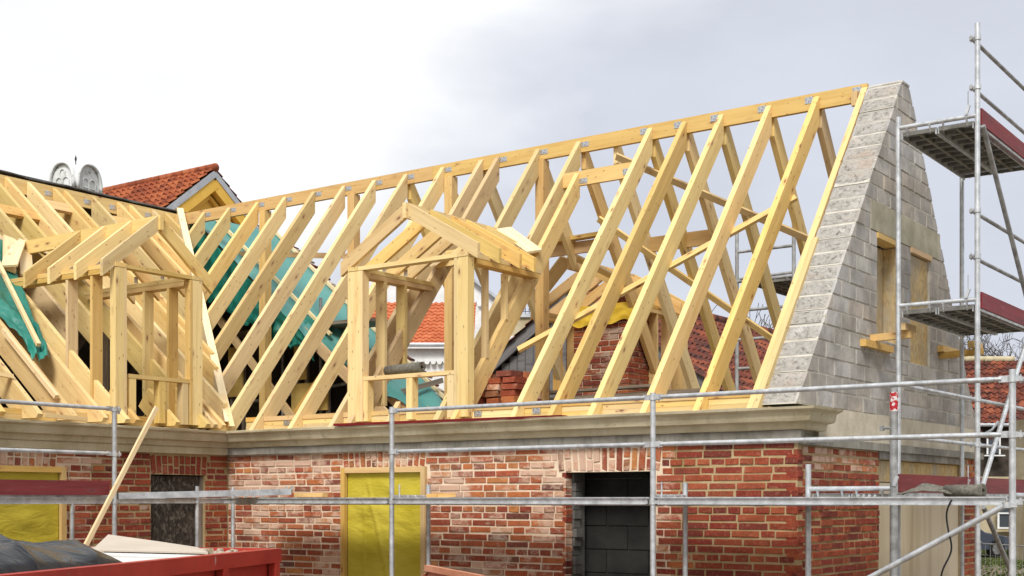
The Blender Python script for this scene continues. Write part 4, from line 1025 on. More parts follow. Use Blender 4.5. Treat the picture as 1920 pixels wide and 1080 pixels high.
for lv, z in enumerate((2.075, 3.90, 5.66)):
    y0 = GYs[0] if lv == 0 else GYs[1]; y1 = GYs[2]
    if lv == 0: pairs = [(10.78, 12.78), (12.78, 14.86)]
    else: pairs = [(12.78, 14.86)]
    for a_, c_ in pairs:
        xo = -3.79 if lv == 0 else GO; xi = -4.55 if lv == 0 else GI
        n_ = 2; wd = (xo - xi - .06)/n_
        for k_ in range(n_): deck(gs, (xi + .03 + k_*wd, a_ + .02, z - .025), (xi + .03 + k_*wd, c_ - .02, z - .025), wd - .01, (1, 0, 0))
        beam('toe_board', (xo + .015, a_ + .04, z + (.065 if lv == 0 else .015)), (xo + .015, c_ - .0, z + (.065 if lv == 0 else .015)), .03, .155, gs, 'red_board')
        m = MB().bar((xo + .01, a_, z - .045), (xo + .01, c_, z - .045), .012, .085); obj('edge_channel', m, 'galvanised', gs)
    for y in ([10.78] if lv == 0 else []) + [12.78, 14.86]:
        tubeo('transom', (-4.55 if lv == 0 and y < 12 else GI, y, z + .02), (-3.79 if lv == 0 and y < 12 else GO, y, z + .02), .022, gs)
        m = MB().tube((GO - .085, y - .01, z + .08), (GO - .085, y - .01, z + .26), .007, 6); m.bar((GO - .1, y - .03, z + .04), (GO - .07, y - .03, z + .12), .02, .03); obj('toe_clip', m, 'galvanised', gs)
for z in (6.42, 5.95): 
    tubeo('guard_rail', (GO - .05, 12.74, z), (GO - .05, 14.9, z), .019, gs, 'galvanised_worn'); clamp(gs, (GO, 12.78, z), (-1, 0, 0))
for z in (4.77, 4.33): tubeo('guard_rail', (GO - .05, 12.74, z), (GO - .05, 14.9, z), .019, gs, 'galvanised_worn'); clamp(gs, (GO, 12.78, z), (-1, 0, 0))
for z in (2.965, 2.53): tubeo('guard_rail', (-3.79 + .03, 10.8, z), (GO, 14.9, z), .018, gs); clamp(gs, (GO, 12.78, z), (-1, 0, 0))
tubeo('brace', (GO + .04, 12.82, 5.58), (GO + .04, 14.86, 3.72), .024, gs, 'galvanised_worn')
tubeo('brace', (GO + .05, 12.78, 2.14), (GO + .05, 14.60, 3.90), .024, gs); tubeo('brace', (GO + .05, 12.80, 1.93), (GO + .05, 14.6, .70), .024, gs, 'galvanised_worn')
# timber brackets packed against the gable
t = thing('timber_bracket', 'three stacked pine blocks wedged by the wider gable opening', 'bracket', (-4.6, 12.9, 3.55))
beam('block', (EX + .03, 12.75, 3.58), (EX + .03, 13.55, 3.58), .07, .07, t, 'pine_orange'); beam('block', (EX - .1, 13.08, 3.655), (-4.38, 12.98, 3.655), .07, .07, t, 'pine_orange'); beam('block', (-4.44, 12.86, 3.727), (-4.44, 13.18, 3.727), .07, .07, t, 'pine_orange')
t = thing('timber_bracket', 'three stacked pine blocks wedged near the far rake of gable', 'bracket', (-4.6, 15.5, 3.55))
beam('block', (EX + .03, 15.2, 3.75), (EX + .03, 15.95, 3.75), .07, .07, t, 'pine_orange'); beam('block', (EX, 15.30, 3.675), (-4.30, 15.10, 3.675), .07, .07, t, 'pine_orange'); beam('block', (-4.38, 14.95, 3.75), (-4.38, 15.3, 3.75), .07, .07, t, 'pine_orange')
# rear ladder tower
rt = thing('scaffold', 'grey ladder frame scaffold tower rising behind the rear rafters', 'scaffold', (-8.3, 18.5, 0))
for x, zt in ((-9.0, 6.18), (-8.06, 6.27)): 
    tubeo('standard', (x, 18.55, 0), (x, 18.55, zt), .03, rt, 'galvanised_worn'); tubeo('standard', (x, 20.6, 0), (x, 20.6, 5.6), .03, rt, 'galvanised_worn')
for z in (5.84, 5.38, 4.93, 4.48, 4.03, 3.56, 3.1, 2.6): tubeo('rung', (-9.0, 18.55, z), (-8.06, 18.55, z), .024, rt, 'galvanised_worn')
for k_ in range(2): deck(rt, (-8.75 + k_*.33, 18.55, 5.36), (-8.75 + k_*.33, 20.6, 5.36), .32, (1, 0, 0), 'deck_under')
tubeo('ledger', (-8.95, 18.55, 5.42), (-7.3, 18.55, 5.45), .022, rt, 'galvanised_worn')
tubeo('brace', (-9.0, 18.62, 4.95), (-8.0, 19.6, 3.7), .026, rt, 'deck_under')
tubeo('guard_tube', (-14.2, 21.0, 4.15), (-11.5, 21.0, 4.2), .03, rt, 'galvanised_worn'); 

# ================================================================== SKIP AND RUBBISH
sd = Vector((-math.sin(R(23.9)), math.cos(R(23.9)), 0)); sp = Vector((-math.cos(R(23.9)), -math.sin(R(23.9)), 0))
C0 = Vector((-7.77, 7.50, 0)); ZR = 1.6; LN = 5.6; WD = 2.1
skip = thing('skip', 'red steel skip with worn rim heaped with building rubbish', 'skip', C0 - sd*2.8 + sp*1.0)
K = lambda l_, w_, z: C0 - sd*l_ + sp*w_ + Vector((0, 0, z))      # l_ back towards the camera, w_ across
def panel(name, pts, th, mat='skip_paint'): 
    p = [Vector(x) for x in pts]; n_ = (p[1]-p[0]).cross(p[2]-p[0]).normalized(); return obj(name, MB().prism(p, n_*th), mat, skip)
panel('side_panel', [K(0, 0, .12), K(LN, 0, .12), K(LN, 0, ZR - .02), K(0, 0, ZR - .02)], .02)
panel('side_panel', [K(0, WD, .12), K(LN, WD, .12), K(LN, WD, ZR - .02), K(0, WD, ZR - .02)], .02)
panel('end_panel', [K(0.02, 0, .12), K(0.02, WD, .12), K(0.02, WD, ZR - .02), K(0.02, 0, ZR - .02)], .02)
panel('end_panel', [K(LN, 0, .12), K(LN, WD, .12), K(LN, WD, ZR - .02), K(LN, 0, ZR - .02)], .02)
obj('floor', MB().prism([K(0, 0, .08), K(LN, 0, .08), K(LN, WD, .08), K(0, WD, .08)], (0, 0, .05)), 'skip_paint', skip)
for a_, c_ in ((K(-.03, -.025, ZR - .05), K(LN, -.025, ZR - .05)), (K(-.03, WD + .02, ZR - .05), K(LN, WD + .02, ZR - .05)), (K(-.01, .03, ZR - .048), K(-.01, WD - .03, ZR - .048))):
    obj('rim', MB().bar(a_, c_, .09, .11), 'skip_paint', skip)
for l_ in (.06, 1.05, 2.05, 3.05, 4.05): obj('rib', MB().bar(K(l_, -.045, .12), K(l_, -.045, ZR - .106), .09, .06, tuple(sp)), 'skip_paint', skip)
rn = random.Random(3)
def heap(u, v):
    p = K(.05 + u*3.6, .06 + v*(WD - .12), 0); ed = min(u, 1-u, v, 1-v)
    return (p.x, p.y, ZR - .17 + (.11*min(1, ed*5) + .05*mnoise.noise(p*3) + .03*mnoise.noise(p*11))*max(.12, 1 - u*3))
obj('rubble', MB().grid(heap, 70, 50), 'rubble', skip, False, kind='stuff')
rb = MB()
for i in range(260):
    l_, w_ = rn.uniform(.05, .42), rn.uniform(.1, WD - .1); c = K(l_, w_, ZR - .05 + rn.uniform(-.03, .04)); r_ = rn.uniform(.012, .05)
    rb.bar(c - Vector((rn.uniform(-r_, r_), rn.uniform(-r_, r_), rn.uniform(-.01, .01))), c + Vector((r_, rn.uniform(-r_, r_), rn.uniform(-.02, .02))), r_*1.2, r_)
obj('rubble_lumps', rb, 'rubble', skip, kind='stuff')
# sheets of board on top
def sheet(name, label, pts, th, mat): return tag(obj(name, MB().prism(pts, (0, 0, th)), mat), label, 'board')
sheet('plasterboard_sheet', 'broken beige plasterboard sheet lying tilted on the skip rubbish', [K(.06, .62, 1.60), K(.02, .95, 1.64), K(.05, 1.42, 1.70), K(.82, 1.13, 1.605), K(.66, .25, 1.585)], .013, 'plasterboard')
sheet('white_board', 'white board on top of the skip rubbish below the plasterboard', [K(.75, .12, 1.565), K(.86, 1.15, 1.585), K(1.15, 1.10, 1.585), K(1.22, .12, 1.565)], .014, 'white_board')
sheet('white_board', 'pale grooved board near the skip rim beside the black plastic', [K(1.26, .10, 1.555), K(1.2, 1.2, 1.575), K(2.1, 1.3, 1.575), K(2.5, .10, 1.555)], .014, 'white_board')
# black plastic: sagging sheet over a load
def bag(u, v):
    l_ = 2.28 + 2.5*u; w_ = .02 + 1.9*v; p = K(l_, w_, 0)
    s_ = min(1, (math.sin(math.pi*min(1, u*1.0))*2.2))*min(1, math.sin(math.pi*v)*2.0); s_ = max(0, s_)**.42
    tw = mnoise.noise(Vector((u*3, v*3, 5)))
    h = .235*s_*(.86 + .14*math.cos((u*2.2 + v*.6)*6.3)) + .05*tw*s_
    fold = abs(math.sin((u*2.4 + v*1.7 + tw*.5)*6.0)); h += .035*(1 - fold)**2*s_
    fold2 = abs(math.sin((v*5.2 - u*2.1 + tw*.8)*5.0)); h += .022*(1 - fold2)**2*s_ + .006*mnoise.noise(Vector((u*16, v*9, 2)))*s_
    return (p.x, p.y, 1.555 + h)
tag(obj('black_plastic', MB().grid(bag, 130, 90), 'black_plastic', None, True), 'shiny black plastic sheet bundled over rubbish in the skip', 'plastic sheet')
# second container edge under the front wall window
t = thing('rusty_container', 'rusty orange metal container edge below the front wall window', 'container', (-7.0, 8.6, 0))
P0 = stake(800, 1062, 11.0); P1 = stake(905, 1082, 10.2)
obj('side', MB().prism([P0, P1, Vector((P1.x, P1.y, .05)), Vector((P0.x, P0.y, .05))], (.02, .03, 0)), 'rust_orange', t)
obj('rim', MB().bar(P0 + Vector((0, 0, -.012)), P1 + Vector((0, 0, -.012)), .05, .05), 'rust_orange', t)
bk = Vector((.55, -.9, -.05)); obj('back', MB().prism([P0 + bk, P1 + bk, Vector((P1.x, P1.y, .05)) + bk, Vector((P0.x, P0.y, .05)) + bk], (.02, .03, 0)), 'rust_orange', t)
obj('end', MB().prism([P0 - Vector((0,0,.05)), P0 + bk - Vector((0,0,.05)), Vector((P0.x, P0.y, .05)) + bk, Vector((P0.x, P0.y, .05))], (-.02, .02, 0)), 'rust_orange', t)

# ================================================================== BACKGROUND BUILDINGS
def tile_roof(name, parent, o, u, v, tw, tl, mat, wave=.035, step=.03, kind='stuff'):
    """pantiles as relief: o top corner, u along the ridge, v down the slope"""
    o, u, v = Vector(o), Vector(u), Vector(v); n = u.cross(v).normalized(); n = n if n.z > 0 else -n
    nc, nr = max(2, round(u.length/tw)), max(2, round(v.length/tl)); m = MB(); vs = []; cols = nc*5 + 1
    rn_ = random.Random(nc*31 + nr)
    for r_ in range(nr):
        for e_ in (0, 1):
            for i in range(cols):
                ph = i/5*2*math.pi; a = o + u*(i/(cols-1)) + v*((r_ + e_*1.0)/nr)
                vs.append(a + n*(wave*math.sin(ph) + (0 if e_ == 0 else step) + .006*math.sin(i*1.7 + r_*2.3)))
    fs_ = []
    for r_ in range(2*nr - 1):
        for i in range(cols - 1): fs_.append((r_*cols+i, r_*cols+i+1, (r_+1)*cols+i+1, (r_+1)*cols+i))
    m.add(vs, fs_); return obj(name, m, mat, parent, True, kind=kind, angle=50)
# yellow house: ridge parallel to the front wall, gable towards the right
yh = thing('yellow_house', 'yellow plastered house with orange pantile roof behind the roof frame', 'house', (-34, 27, 0))
XG = -30; ya, za = 26.63, 11.80
hw = 5.6; sl = .80
obj('wall', MB().prism([(XG - .35, ya - hw, 0), (XG - .35, ya + hw, 0), (XG - .35, ya + hw, za - hw*sl), (XG - .35, ya, za - .05), (XG - .35, ya - hw, za - hw*sl)], (-9, 0, 0)), 'yellow_plaster', yh)
for s_ in (-1, 1):
    for k_, (dz, wd_, ht, xo, mt) in enumerate(((.05, .10, .17, 0, 'zinc'), (-.22, .25, .36, -.10, 'yellow_trim'), (-.60, .10, .10, -.24, 'yellow_trim'))):
        n_ = 'verge_flashing' if k_ == 0 else 'gable_cornice'
        obj(n_, MB().bar((XG + xo - .02 - .004*s_, ya - s_*.02, za + dz - .10), (XG + xo - .02 - .004*s_, ya + s_*(hw + .2), za + dz - .10 - (hw + .2)*sl), wd_, ht), mt, yh)
tile_roof('roof_tiles', yh, (XG, ya, za + .10), (-9.5, 0, 0), (0, -hw - .4, -(hw + .4)*sl), .27, .36, 'tile_orange', .05, .05)
tile_roof('roof_tiles', yh, (XG, ya, za + .10), (-9.5, 0, 0), (0, hw + .4, -(hw + .4)*sl), .27, .36, 'tile_orange', .05, .05)
for i in range(26): obj('ridge_tile', MB().tube((XG + .05 - i*.36, ya, za + .12), (XG - .37 - i*.36, ya, za + .14), .13, 10, .105), 'tile_orange', yh, True)
# white turret chimney
tb_ = stake(142, 380, 34); tc_ = Vector((tb_.x, tb_.y, 0))
tu = thing('white_turret', 'white ornamental chimney turret with arched hoods and iron finial', 'turret', tc_)
zt = 10.05
def rotp(a, b_, z): 
    ang = R(YAW + 45 + 18.4); return tc_ + Vector((a*math.cos(ang) - b_*math.sin(ang), a*math.sin(ang) + b_*math.cos(ang), z))
sh = MB(); h_ = .34
for f_ in (0,): sh.prism([rotp(-h_, -h_, 0), rotp(h_, -h_, 0), rotp(h_, h_, 0), rotp(-h_, h_, 0)], (0, 0, zt + .25))
obj('shaft', sh, 'weathered_white', tu)
for k_ in range(4):      # a curled pointed hood over each face
    ang = k_*math.pi/2; ca, sa = math.cos(ang), math.sin(ang)
    q = lambda a, b_, z: rotp(a*ca - b_*sa, a*sa + b_*ca, z)
    def hood(u, v):
        th = math.pi*(u); a = -.40*math.cos(th)*1.02; z = zt + .10 + .50*math.sin(th)**.8
        return q(a, -.50*v - .02, z - .05*max(0, v - .7) - .55*max(0, v - .6)*(1 - math.sin(th))**2)
    obj('hood', MB().grid(hood, 18, 8), 'weathered_white', tu, True, solid=.05)
    bk_ = MB(); arc = [q(.37*math.cos(math.pi*i/12), -.445, zt + .08 + .48*math.sin(math.pi*i/12)) for i in range(13)]
    bk_.prism([q(-.37, -.445, zt - .4)] + arc[::-1] + [q(.37, -.445, zt - .4)], q(0, 0, 0) - q(0, -.04, 0)); obj('arch_panel', bk_, 'weathered_white', tu)
    tr = MB()
    for (ax_, zz_, rr) in ((-.12, zt + .12, .10), (.12, zt + .12, .10), (0, zt + .34, .09)):
        pts = [q(ax_ + rr*math.cos(math.pi*i/8), -.462, zz_ + rr*math.sin(math.pi*i/8)) for i in range(9)]; tr.path(pts, .014, 5)
        if zz_ < zt + .2: tr.path([q(ax_ - rr, -.462, zz_ - .4), q(ax_ - rr, -.462, zz_)], .014, 5); tr.path([q(ax_ + rr, -.462, zz_ - .4), q(ax_ + rr, -.462, zz_)], .014, 5)
    tr.path([q(-.24, -.462, zt - .02), q(.24, -.462, zt - .02)], .014, 5)
    obj('tracery', tr, 'weathered_white', tu)
fin = MB().tube(tc_ + Vector((0, 0, zt + .45)), tc_ + Vector((0, 0, zt + .85)), .012, 6); fin.tube(tc_ + Vector((0, 0, zt + .72)), tc_ + Vector((0, 0, zt + .80)), .012, 6, .03); fin.tube(tc_ + Vector((0, 0, zt + .80)), tc_ + Vector((0, 0, zt + .90)), .03, 6, .002)
for i in range(6):
    a = i*math.pi/3; d_ = Vector((math.cos(a), math.sin(a), 0)); fin.path([tc_ + Vector((0, 0, zt + .56)), tc_ + d_*.09 + Vector((0, 0, zt + .60)), tc_ + d_*.16 + Vector((0, 0, zt + .55)), tc_ + d_*.20 + Vector((0, 0, zt + .60))], .010, 5)
obj('finial', fin, 'iron', tu)
# white house with bright roof behind the dormer
rgt = Vector((_c, _s, 0)); fwd = Vector((-_s, _c, 0))
wh = thing('white_house', 'white plastered house with bright orange tiled roof seen through the dormer', 'house', stake(800, 937, 44) - Vector((0, 0, 2)))
A0 = stake(690, 648, 42); A0.z = 6.93
obj('wall', MB().prism([(*(A0 + rgt*-2).xy, 0), (*(A0 + rgt*3.4).xy, 0), (*(A0 + rgt*3.4).xy, 6.85), (*(A0 - rgt*2).xy, 6.85)], fwd*5), 'white_plaster', wh)
tile_roof('roof_tiles', wh, A0 - rgt*2 - fwd*.25 + fwd*2.6 + Vector((0, 0, 1.75)), rgt*5.4, -fwd*2.6 - Vector((0, 0, 1.75)), .2, .24, 'tile_bright', .025, .03)
obj('gutter', MB().tube(A0 - rgt*2 - fwd*.35, A0 + rgt*3.4 - fwd*.35, .07, 8), 'zinc', wh)
obj('frieze', MB().prism([A0 - rgt*2 - fwd*.08 + Vector((0, 0, -.25)), A0 + rgt*3.4 - fwd*.08 + Vector((0, 0, -.25)), A0 + rgt*3.4 - fwd*.08 + Vector((0, 0, -.5)), A0 - rgt*2 - fwd*.08 + Vector((0, 0, -.5))], fwd*.09), 'white_plaster', wh)
for i in range(27):
    c = A0 + rgt*(-1.9 + i*.2) - fwd*.06 + Vector((0, 0, -.52)); obj('scallop', MB().tube(c - fwd*.10, c + fwd*.08, .085, 10), 'white_plaster', wh, True, angle=40)
# gabled white wing of the same house, rake coming down to the right
G0 = stake(790, 520, 46)
poly = [G0 - rgt*2.6 + Vector((0, 0, -.4)), G0 + rgt*.1 + Vector((0, 0, 1.2)), G0 + rgt*2.6 + Vector((0, 0, -.75)), Vector((*(G0 + rgt*2.6).xy, 0)), Vector((*(G0 - rgt*2.6).xy, 0))]
obj('gable_wall', MB().prism(poly, fwd*.4), 'white_plaster', wh)
for k_ in range(14):
    c = G0 + rgt*(.35 + k_*.17) - fwd*.06 + Vector((0, 0, .35 - k_*.133)); obj('scallop', MB().tube(c - fwd*.06, c + fwd*.08, .06, 8), 'white_plaster', wh, True, angle=40)
obj('verge_flashing', MB().bar(G0 + rgt*.1 - fwd*.1 + Vector((0, 0, 1.25)), G0 + rgt*2.7 - fwd*.1 + Vector((0, 0, -.78)), .25, .09), 'zinc', wh)
# pale house further right with iron cresting
ph = thing('pale_house', 'pale house with stone parapet and iron cresting beyond the rafters', 'house', stake(985, 937, 48) - Vector((0, 0, 2)))
B0 = stake(985, 590, 48)
obj('wall', MB().prism([Vector((*(B0 - rgt*1.6).xy, 0)), Vector((*(B0 + rgt*3).xy, 0)), B0 + rgt*3 + Vector((0, 0, -.1)), B0 - rgt*1.6 + Vector((0, 0, -.1))], fwd*4), 'tan_stucco', ph)
obj('parapet', MB().prism([B0 - rgt*1.7 - fwd*.1 + Vector((0, 0, -.1)), B0 + rgt*3.1 - fwd*.1 + Vector((0, 0, -.1)), B0 + rgt*3.1 - fwd*.1 + Vector((0, 0, .02)), B0 - rgt*1.7 - fwd*.1 + Vector((0, 0, .02))], fwd*.4), 'zinc', ph)
cr = MB().tube(B0 - rgt*1.6 + Vector((0, 0, .12)), B0 + rgt*3 + Vector((0, 0, .12)), .012, 5)
for i in range(32): c = B0 + rgt*(-1.6 + i*.145); cr.tube(c + Vector((0, 0, .02)), c + Vector((0, 0, .22 + .08*(i % 2))), .013, 5); cr.tube(c + Vector((0, 0, .18)), c + Vector((0, 0, .24)), .03, 5, .005)
obj('iron_cresting', cr, 'iron', ph)
obj('ledge', MB().prism([B0 - rgt*1.6 - fwd*.2 + Vector((0, 0, -.95)), B0 + rgt*3 - fwd*.2 + Vector((0, 0, -.95)), B0 + rgt*3 - fwd*.2 + Vector((0, 0, -.8)), B0 - rgt*1.6 - fwd*.2 + Vector((0, 0, -.8))], fwd*.4), 'white_plaster', ph)
# barn: grey boarded gable, old tiles
bn = thing('barn', 'old barn with grey boarded gable and mossy red pantile roof', 'barn', (-12.9, 26, 0))
bx, by, bz_ = -12.93, 20.0, 5.75; bs = .676; bhw = 3.1
obj('core', MB().prism([(bx - bhw, by + .1, 0), (bx + bhw, by + .1, 0), (bx + bhw, by + .1, bz_ - bhw*bs - .12), (bx, by + .1, bz_ - .12), (bx - bhw, by + .1, bz_ - bhw*bs - .12)], (0, 14, 0)), 'dark_timber', bn)
for i in range(34):
    x = bx - bhw + .05 + i*.183; zt_ = bz_ - abs(x - bx)*bs - .10
    obj('board', MB().box((x - .083, by + random.uniform(.03, .05), 0), (x + .083, by + .098, zt_)), 'grey_board', bn)
for s_ in (-1, 1):
    beam('verge_board', (bx, by - .05, bz_ + .02), (bx + s_*(bhw + .3), by - .05, bz_ + .02 - (bhw + .3)*bs), .05, .2, bn, 'grey_board')
    tile_roof('roof_tiles', bn, (bx, by - .15, bz_ + .12), (0, 14.4, 0), (s_*(bhw + .35), 0, -(bhw + .35)*bs), .20, .30, 'tile_old', .034, .028)
for i in range(38): obj('ridge_tile', MB().tube((bx, by - .15 + i*.38, bz_ + .13), (bx, by + .27 + i*.38, bz_ + .15), .13, 8, .11), 'tile_old', bn, True)
# far right houses
def far_house(name, label, px0, px1, d, z_eave, z_ridge, depth, wall, upper, zsplit, tile):
    a = stake(px0, 937, d); c = stake(px1, 937, d); u = Vector((c.x - a.x, c.y - a.y, 0)); nrm = Vector((-u.y, u.x, 0)).normalized(); nrm = nrm if nrm.dot(fwd) > 0 else -nrm
    t = thing(name, label, 'house', ((a.x + c.x)/2, (a.y + c.y)/2, 0)); F = lambda p, z, k_=0: Vector((p.x, p.y, z)) + nrm*k_
    obj('lower_wall', MB().prism([F(a, 0), F(c, 0), F(c, zsplit), F(a, zsplit)], nrm*depth), wall, t)
    obj('upper_wall', MB().prism([F(a, zsplit, .12), F(c, zsplit, .12), F(c, z_eave, .12), F(a, z_eave, .12)], nrm*(depth - .2)), upper, t)
    e0 = F(a, z_eave - .12, -.45) - u.normalized()*.3; ul = u + u.normalized()*.6; up_ = nrm*(depth/2 + .45) + Vector((0, 0, z_ridge - z_eave + .12))
    tile_roof('roof_tiles', t, e0 + up_, ul, -up_, .26, .34, tile, .045, .045)
    back = nrm*(depth + .9); tile_roof('roof_tiles', t, e0 + up_, ul, (e0 + back) - (e0 + up_), .26, .34, tile, .045, .045)
    for k_ in range(int(ul.length/.4)): q_ = e0 + up_ + ul.normalized()*(k_*.4); obj('ridge_tile', MB().tube(q_ + Vector((0, 0, .03)), q_ + ul.normalized()*.44 + Vector((0, 0, .05)), .14, 8, .12), 'stucco', t, True)
    obj('gutter', MB().tube(e0 + Vector((0, 0, -.04)), e0 + ul + Vector((0, 0, -.04)), .07, 8), 'zinc', t)
    g0 = F(a, 0); 
    for e_ in (a, c): obj('gable', MB().prism([F(e_, z_eave - .1, .13), F(e_, z_eave - .1, depth - .1), F(e_, z_ridge - .15, depth/2)], u.normalized()*(.1 if e_ is a else -.1)), upper, t)
    return t, a, c, u, nrm
fh, a, c, u, nrm = far_house('tiled_house', 'distant house with mossy red roof and dark boarded upper storey behind the yard', 1700, 1960, 51, 5.05, 7.75, 6.0, 'tan_stucco', 'dark_timber', 2.9, 'tile_old')
un = u.normalized()
for px in (1893, 1935):
    wv = stake(px, 968, 50.6); w_ = obj('window', MB().bar(wv - un*.0 + Vector((0, 0, -.42)), wv + Vector((0, 0, .42)), .95, .08, tuple(nrm)), 'glass', fh)
    fr = MB()
    for k_ in (-.46, 0, .46): fr.bar(wv + un*k_ - nrm*.06 + Vector((0, 0, -.45)), wv + un*k_ - nrm*.06 + Vector((0, 0, .45)), .07, .06, tuple(nrm))
    for k_ in (-.45, .12, .45): fr.bar(wv - un*.5 - nrm*.07 + Vector((0, 0, k_)), wv + un*.5 - nrm*.07 + Vector((0, 0, k_)), .06, .06)
    obj('window_frame', fr, 'white_plaster', w_)
    obj('sill', MB().bar(wv - un*.6 - nrm*.1 + Vector((0, 0, -.55)), wv + un*.6 - nrm*.1 + Vector((0, 0, -.55)), .2, .09), 'tan_stucco', fh)
wv = stake(1862, 835, 50.8); w_ = obj('window', MB().bar(wv + Vector((0, 0, -.3)), wv + Vector((0, 0, .35)), .45, .06, tuple(nrm)), 'glass', fh)
fr = MB(); 
for k_ in (-.24, .24): fr.bar(wv + un*k_ - nrm*.05 + Vector((0, 0, -.35)), wv + un*k_ - nrm*.05 + Vector((0, 0, .4)), .06, .05, tuple(nrm))
fr.bar(wv - un*.4 - nrm*.1 + Vector((0, 0, -.4)), wv + un*.4 - nrm*.1 + Vector((0, 0, -.4)), .2, .05); obj('window_frame', fr, 'white_plaster', w_)
obj('downpipe', MB().path([stake(1872, 790, 50.4), stake(1860, 806, 50.5), stake(1843, 815, 50.7)], .05, 6), 'zinc', fh)
nh = thing('plastered_house', 'tan plastered house corner with a lean-to red roof at the yard', 'house', stake(1960, 937, 40) - Vector((0, 0, 2)))
S0 = stake(1925, 937, 42); S0.z = 0
obj('wall', MB().prism([S0, S0 + rgt*4, S0 + rgt*4 + Vector((0, 0, 5.2)), S0 + Vector((0, 0, 4.6))], fwd*1.2), 'tan_stucco', nh)
obj('band', MB().prism([S0 - rgt*.1 - fwd*.1 + Vector((0, 0, 2.55)), S0 + rgt*4 - fwd*.1 + Vector((0, 0, 2.55)), S0 + rgt*4 - fwd*.1 + Vector((0, 0, 2.75)), S0 - rgt*.1 - fwd*.1 + Vector((0, 0, 2.75))], fwd*.3), 'stucco', nh)
tile_roof('roof_tiles', nh, S0 - rgt*.3 + fwd*1.3 + Vector((0, 0, 5.9)), rgt*5, -fwd*1.7 - Vector((0, 0, 1.4)), .26, .34, 'tile_old', .045, .045)

# ------------------------------------------------------------------ car in the yard
cp = stake(1838, 937, 46); cp.z = 0
cdir = Vector((.62, .78, 0)).normalized(); cside = Vector((-cdir.y, cdir.x, 0))
car = thing('parked_car', 'dark blue grey parked car half hidden behind the brick corner', 'car', cp)
# the wheel seen at the wall edge is the near front wheel; the car extends to the left behind the house
cf = rgt*1.0 + fwd*.35; cf.normalize(); cs = Vector((cf.y, -cf.x, 0))
V = lambda l_, s_, z: cp + cf*(l_ + .0) + cs*s_ + Vector((0, 0, z))
prof = [(-3.5, .30), (.62, .28), (.74, .45), (.70, .62), (.45, .74), (-.45, .88), (-1.15, 1.38), (-2.3, 1.42), (-3.1, 1.02), (-3.55, .95), (-3.65, .55)]
body = MB(); nP = len(prof); vs = []
for s_, k_ in ((-.86, .93), (-.80, 1), (.80, 1), (.86, .93)):
    for l_, z in prof: vs.append(V(l_*(1 if abs(s_) < .85 else .995), (s_ if z < 1 else s_*.84) - .0, z if abs(s_) < .85 else .30 + (z - .30)*k_))
fs_ = [tuple(range(nP)), tuple(range(4*nP-1, 3*nP-1, -1))]
for r_ in range(3): fs_ += [(r_*nP+i, r_*nP+(i+1) % nP, (r_+1)*nP+(i+1) % nP, (r_+1)*nP+i) for i in range(nP)]
obj('body', body.add(vs, fs_), 'car_paint', car, True, angle=35)
for s_ in (-1, 1):
    for l_ in (0, -2.62):
        o_ = V(l_, s_*.78, .31); ty = MB().tube(o_ - cs*.1, o_ + cs*.1, .31, 24); wq = obj('wheel', ty, 'rubber', car, True, angle=40)
        rm = MB().tube(o_ - cs*.105, o_ + cs*.105, .20, 20)
        for k_ in range(7):
            an = k_*2*math.pi/7; d_ = cf*math.cos(an) + Vector((0, 0, math.sin(an))); rm.bar(o_ + cs*s_*.11, o_ + d_*.2 + cs*s_*.11, .045, .02, tuple(cs))
        obj('rim', rm, 'alloy', wq, True, angle=40)
    obj('side_window', MB().prism([V(-.62, s_*.765, .95), V(-1.2, s_*.70, 1.33), V(-2.25, s_*.70, 1.36), V(-2.9, s_*.75, 1.02)], cs*s_*.02), 'glass', car)
    obj('headlight', MB().bar(V(.52, s_*.62, .64), V(.64, s_*.55, .62), .22, .12), 'glass', car)
obj('windscreen', MB().prism([V(-.50, -.66, .92), V(-.50, .66, .92), V(-1.10, .60, 1.36), V(-1.10, -.60, 1.36)], cf*.02 + Vector((0, 0, .02))), 'glass', car)
# mesh site fence in the yard
fe_ = thing('mesh_fence', 'thin wire mesh site fence panel standing in the yard', 'fence', stake(1880, 937, 24) - Vector((0, 0, 2)))
q0, q1 = stake(1838, 937, 24), stake(1960, 937, 22); wm_ = MB(); fr_ = MB()
q0.z = q1.z = 0; dq = q1 - q0
for i in range(13): p = q0 + dq*(i/12); wm_.tube(p + Vector((0, 0, .15)), p + Vector((0, 0, 1.2)), .003, 4)
for i in range(6): wm_.tube(q0 + Vector((0, 0, .15 + i*.21)), q1 + Vector((0, 0, .15 + i*.21)), .003, 4)
for p in (q0, q1): fr_.tube(p, p + Vector((0, 0, 1.25)), .018, 8)
fr_.tube(q0 + Vector((0, 0, 1.2)), q1 + Vector((0, 0, 1.2)), .012, 8)
obj('mesh_wires', wm_, 'galvanised_worn', fe_); obj('frame', fr_, 'galvanised_worn', fe_)
# grass tufts in the yard
gr = MB(); rn = random.Random(4)
for i in range(4200):
    d_ = rn.choice((rn.uniform(40, 43.5), rn.uniform(48.2, 50.3), rn.uniform(30, 50))); px = rn.uniform(1790, 1990); p = stake(px, 937, d_); p.z = 0
    hgt = rn.uniform(.03, .09)*(2.6 if d_ > 48.5 else 1); a = rn.uniform(0, 6.3); d2 = Vector((math.cos(a), math.sin(a), 0))*rn.uniform(.03, .08)
    gr.add([p - d2, p + d2, p + d2*.3 + Vector((rn.uniform(-.06, .06), rn.uniform(-.06, .06), hgt))], [(0, 1, 2)])
tag(obj('grass', gr, 'grass'), 'short green grass growing in the yard around the parked car', 'grass', None, 'stuff')

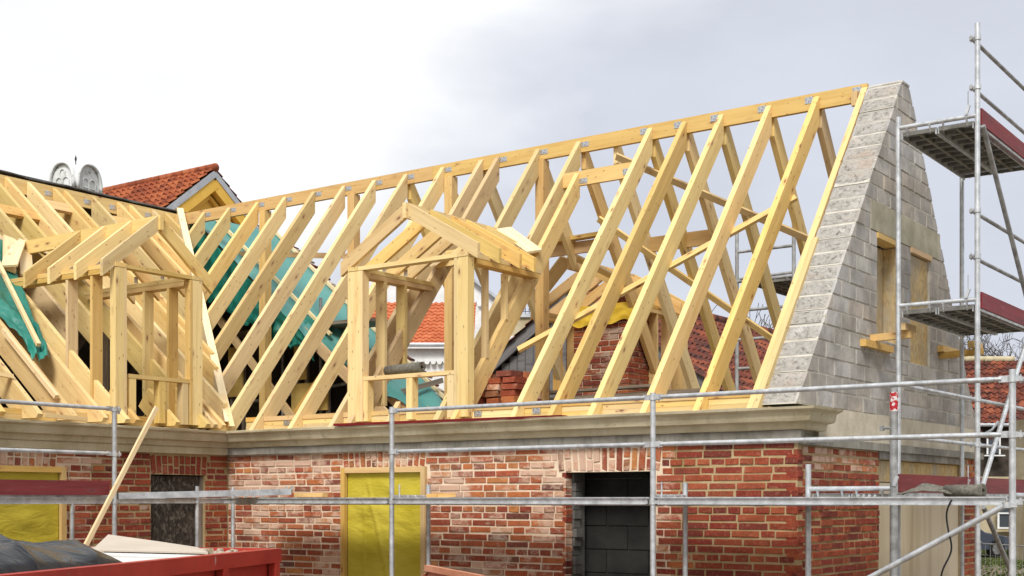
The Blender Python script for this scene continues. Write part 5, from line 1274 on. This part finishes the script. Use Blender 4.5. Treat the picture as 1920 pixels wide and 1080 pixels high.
# ------------------------------------------------------------------ bare trees
def tree(name, label, base, h, seed, spread=.55, lv=6, r0=.13):
    rn_ = random.Random(seed); t = thing(name, label, 'tree', base, 'bare trees behind the roofs'); tr = MB(); br = MB()
    def grow(p, d, ln, r, k_):
        n_ = 3; q_ = p
        for i in range(n_):
            d = (d + Vector((rn_.uniform(-.2, .2), rn_.uniform(-.2, .2), rn_.uniform(-.05, .14)))).normalized(); p2 = q_ + d*(ln/n_); ra = max(.011, r*(1 - .3*i/n_)); rb_ = max(.010, r*(1 - .3*(i+1)/n_))
            (tr if k_ == 0 else br).tube(q_, p2, ra, 7 if k_ < 2 else 4, rb_, cap=False); q_ = p2
            if k_ > 0 and k_ < lv - 1 and rn_.random() < .55:
                a = rn_.uniform(0, 6.3); side = d.orthogonal().normalized(); side = Matrix.Rotation(a, 3, d) @ side; grow(q_, (d*.8 + side*.8).normalized(), ln*.55, rb_*.5, k_ + 2)
        if k_ < lv:
            m_ = 3 if k_ < 2 else 2
            for i in range(m_):
                a = rn_.uniform(0, 6.3) + i*2.1; side = d.orthogonal().normalized(); side = Matrix.Rotation(a, 3, d) @ side
                grow(q_, (d + side*rn_.uniform(spread*.6, spread*1.5)).normalized(), ln*rn_.uniform(.62, .86), r*.60, k_ + 1)
    grow(Vector(base), Vector((0, 0, 1)), h*.27, r0, 0)
    obj('trunk', tr, 'bark', t, True); obj('crown', br, 'bark', t, True)
def gp(px, d): p = stake(px, 937, d); p.z = 0; return p
tree('bare_tree', 'spindly bare tree rising over the barn roof beside the ladder tower', gp(1330, 40), 9.6, 1, r0=.10)
tree('bare_tree', 'low bare twiggy tree over the barn roof behind the rear scaffold', gp(1440, 42), 9.0, 2, r0=.09)
tree('bare_tree', 'dense bare tree behind the house with the mossy red roof', gp(1850, 64), 12.2, 3, .8, 7, .16)
tree('bare_tree', 'dense bare tree behind the house with the mossy red roof', gp(1905, 66), 12.6, 4, .8, 7, .16)
tree('bare_tree', 'dense bare tree behind the house with the mossy red roof', gp(1800, 66), 11.6, 5, .8, 7, .15)
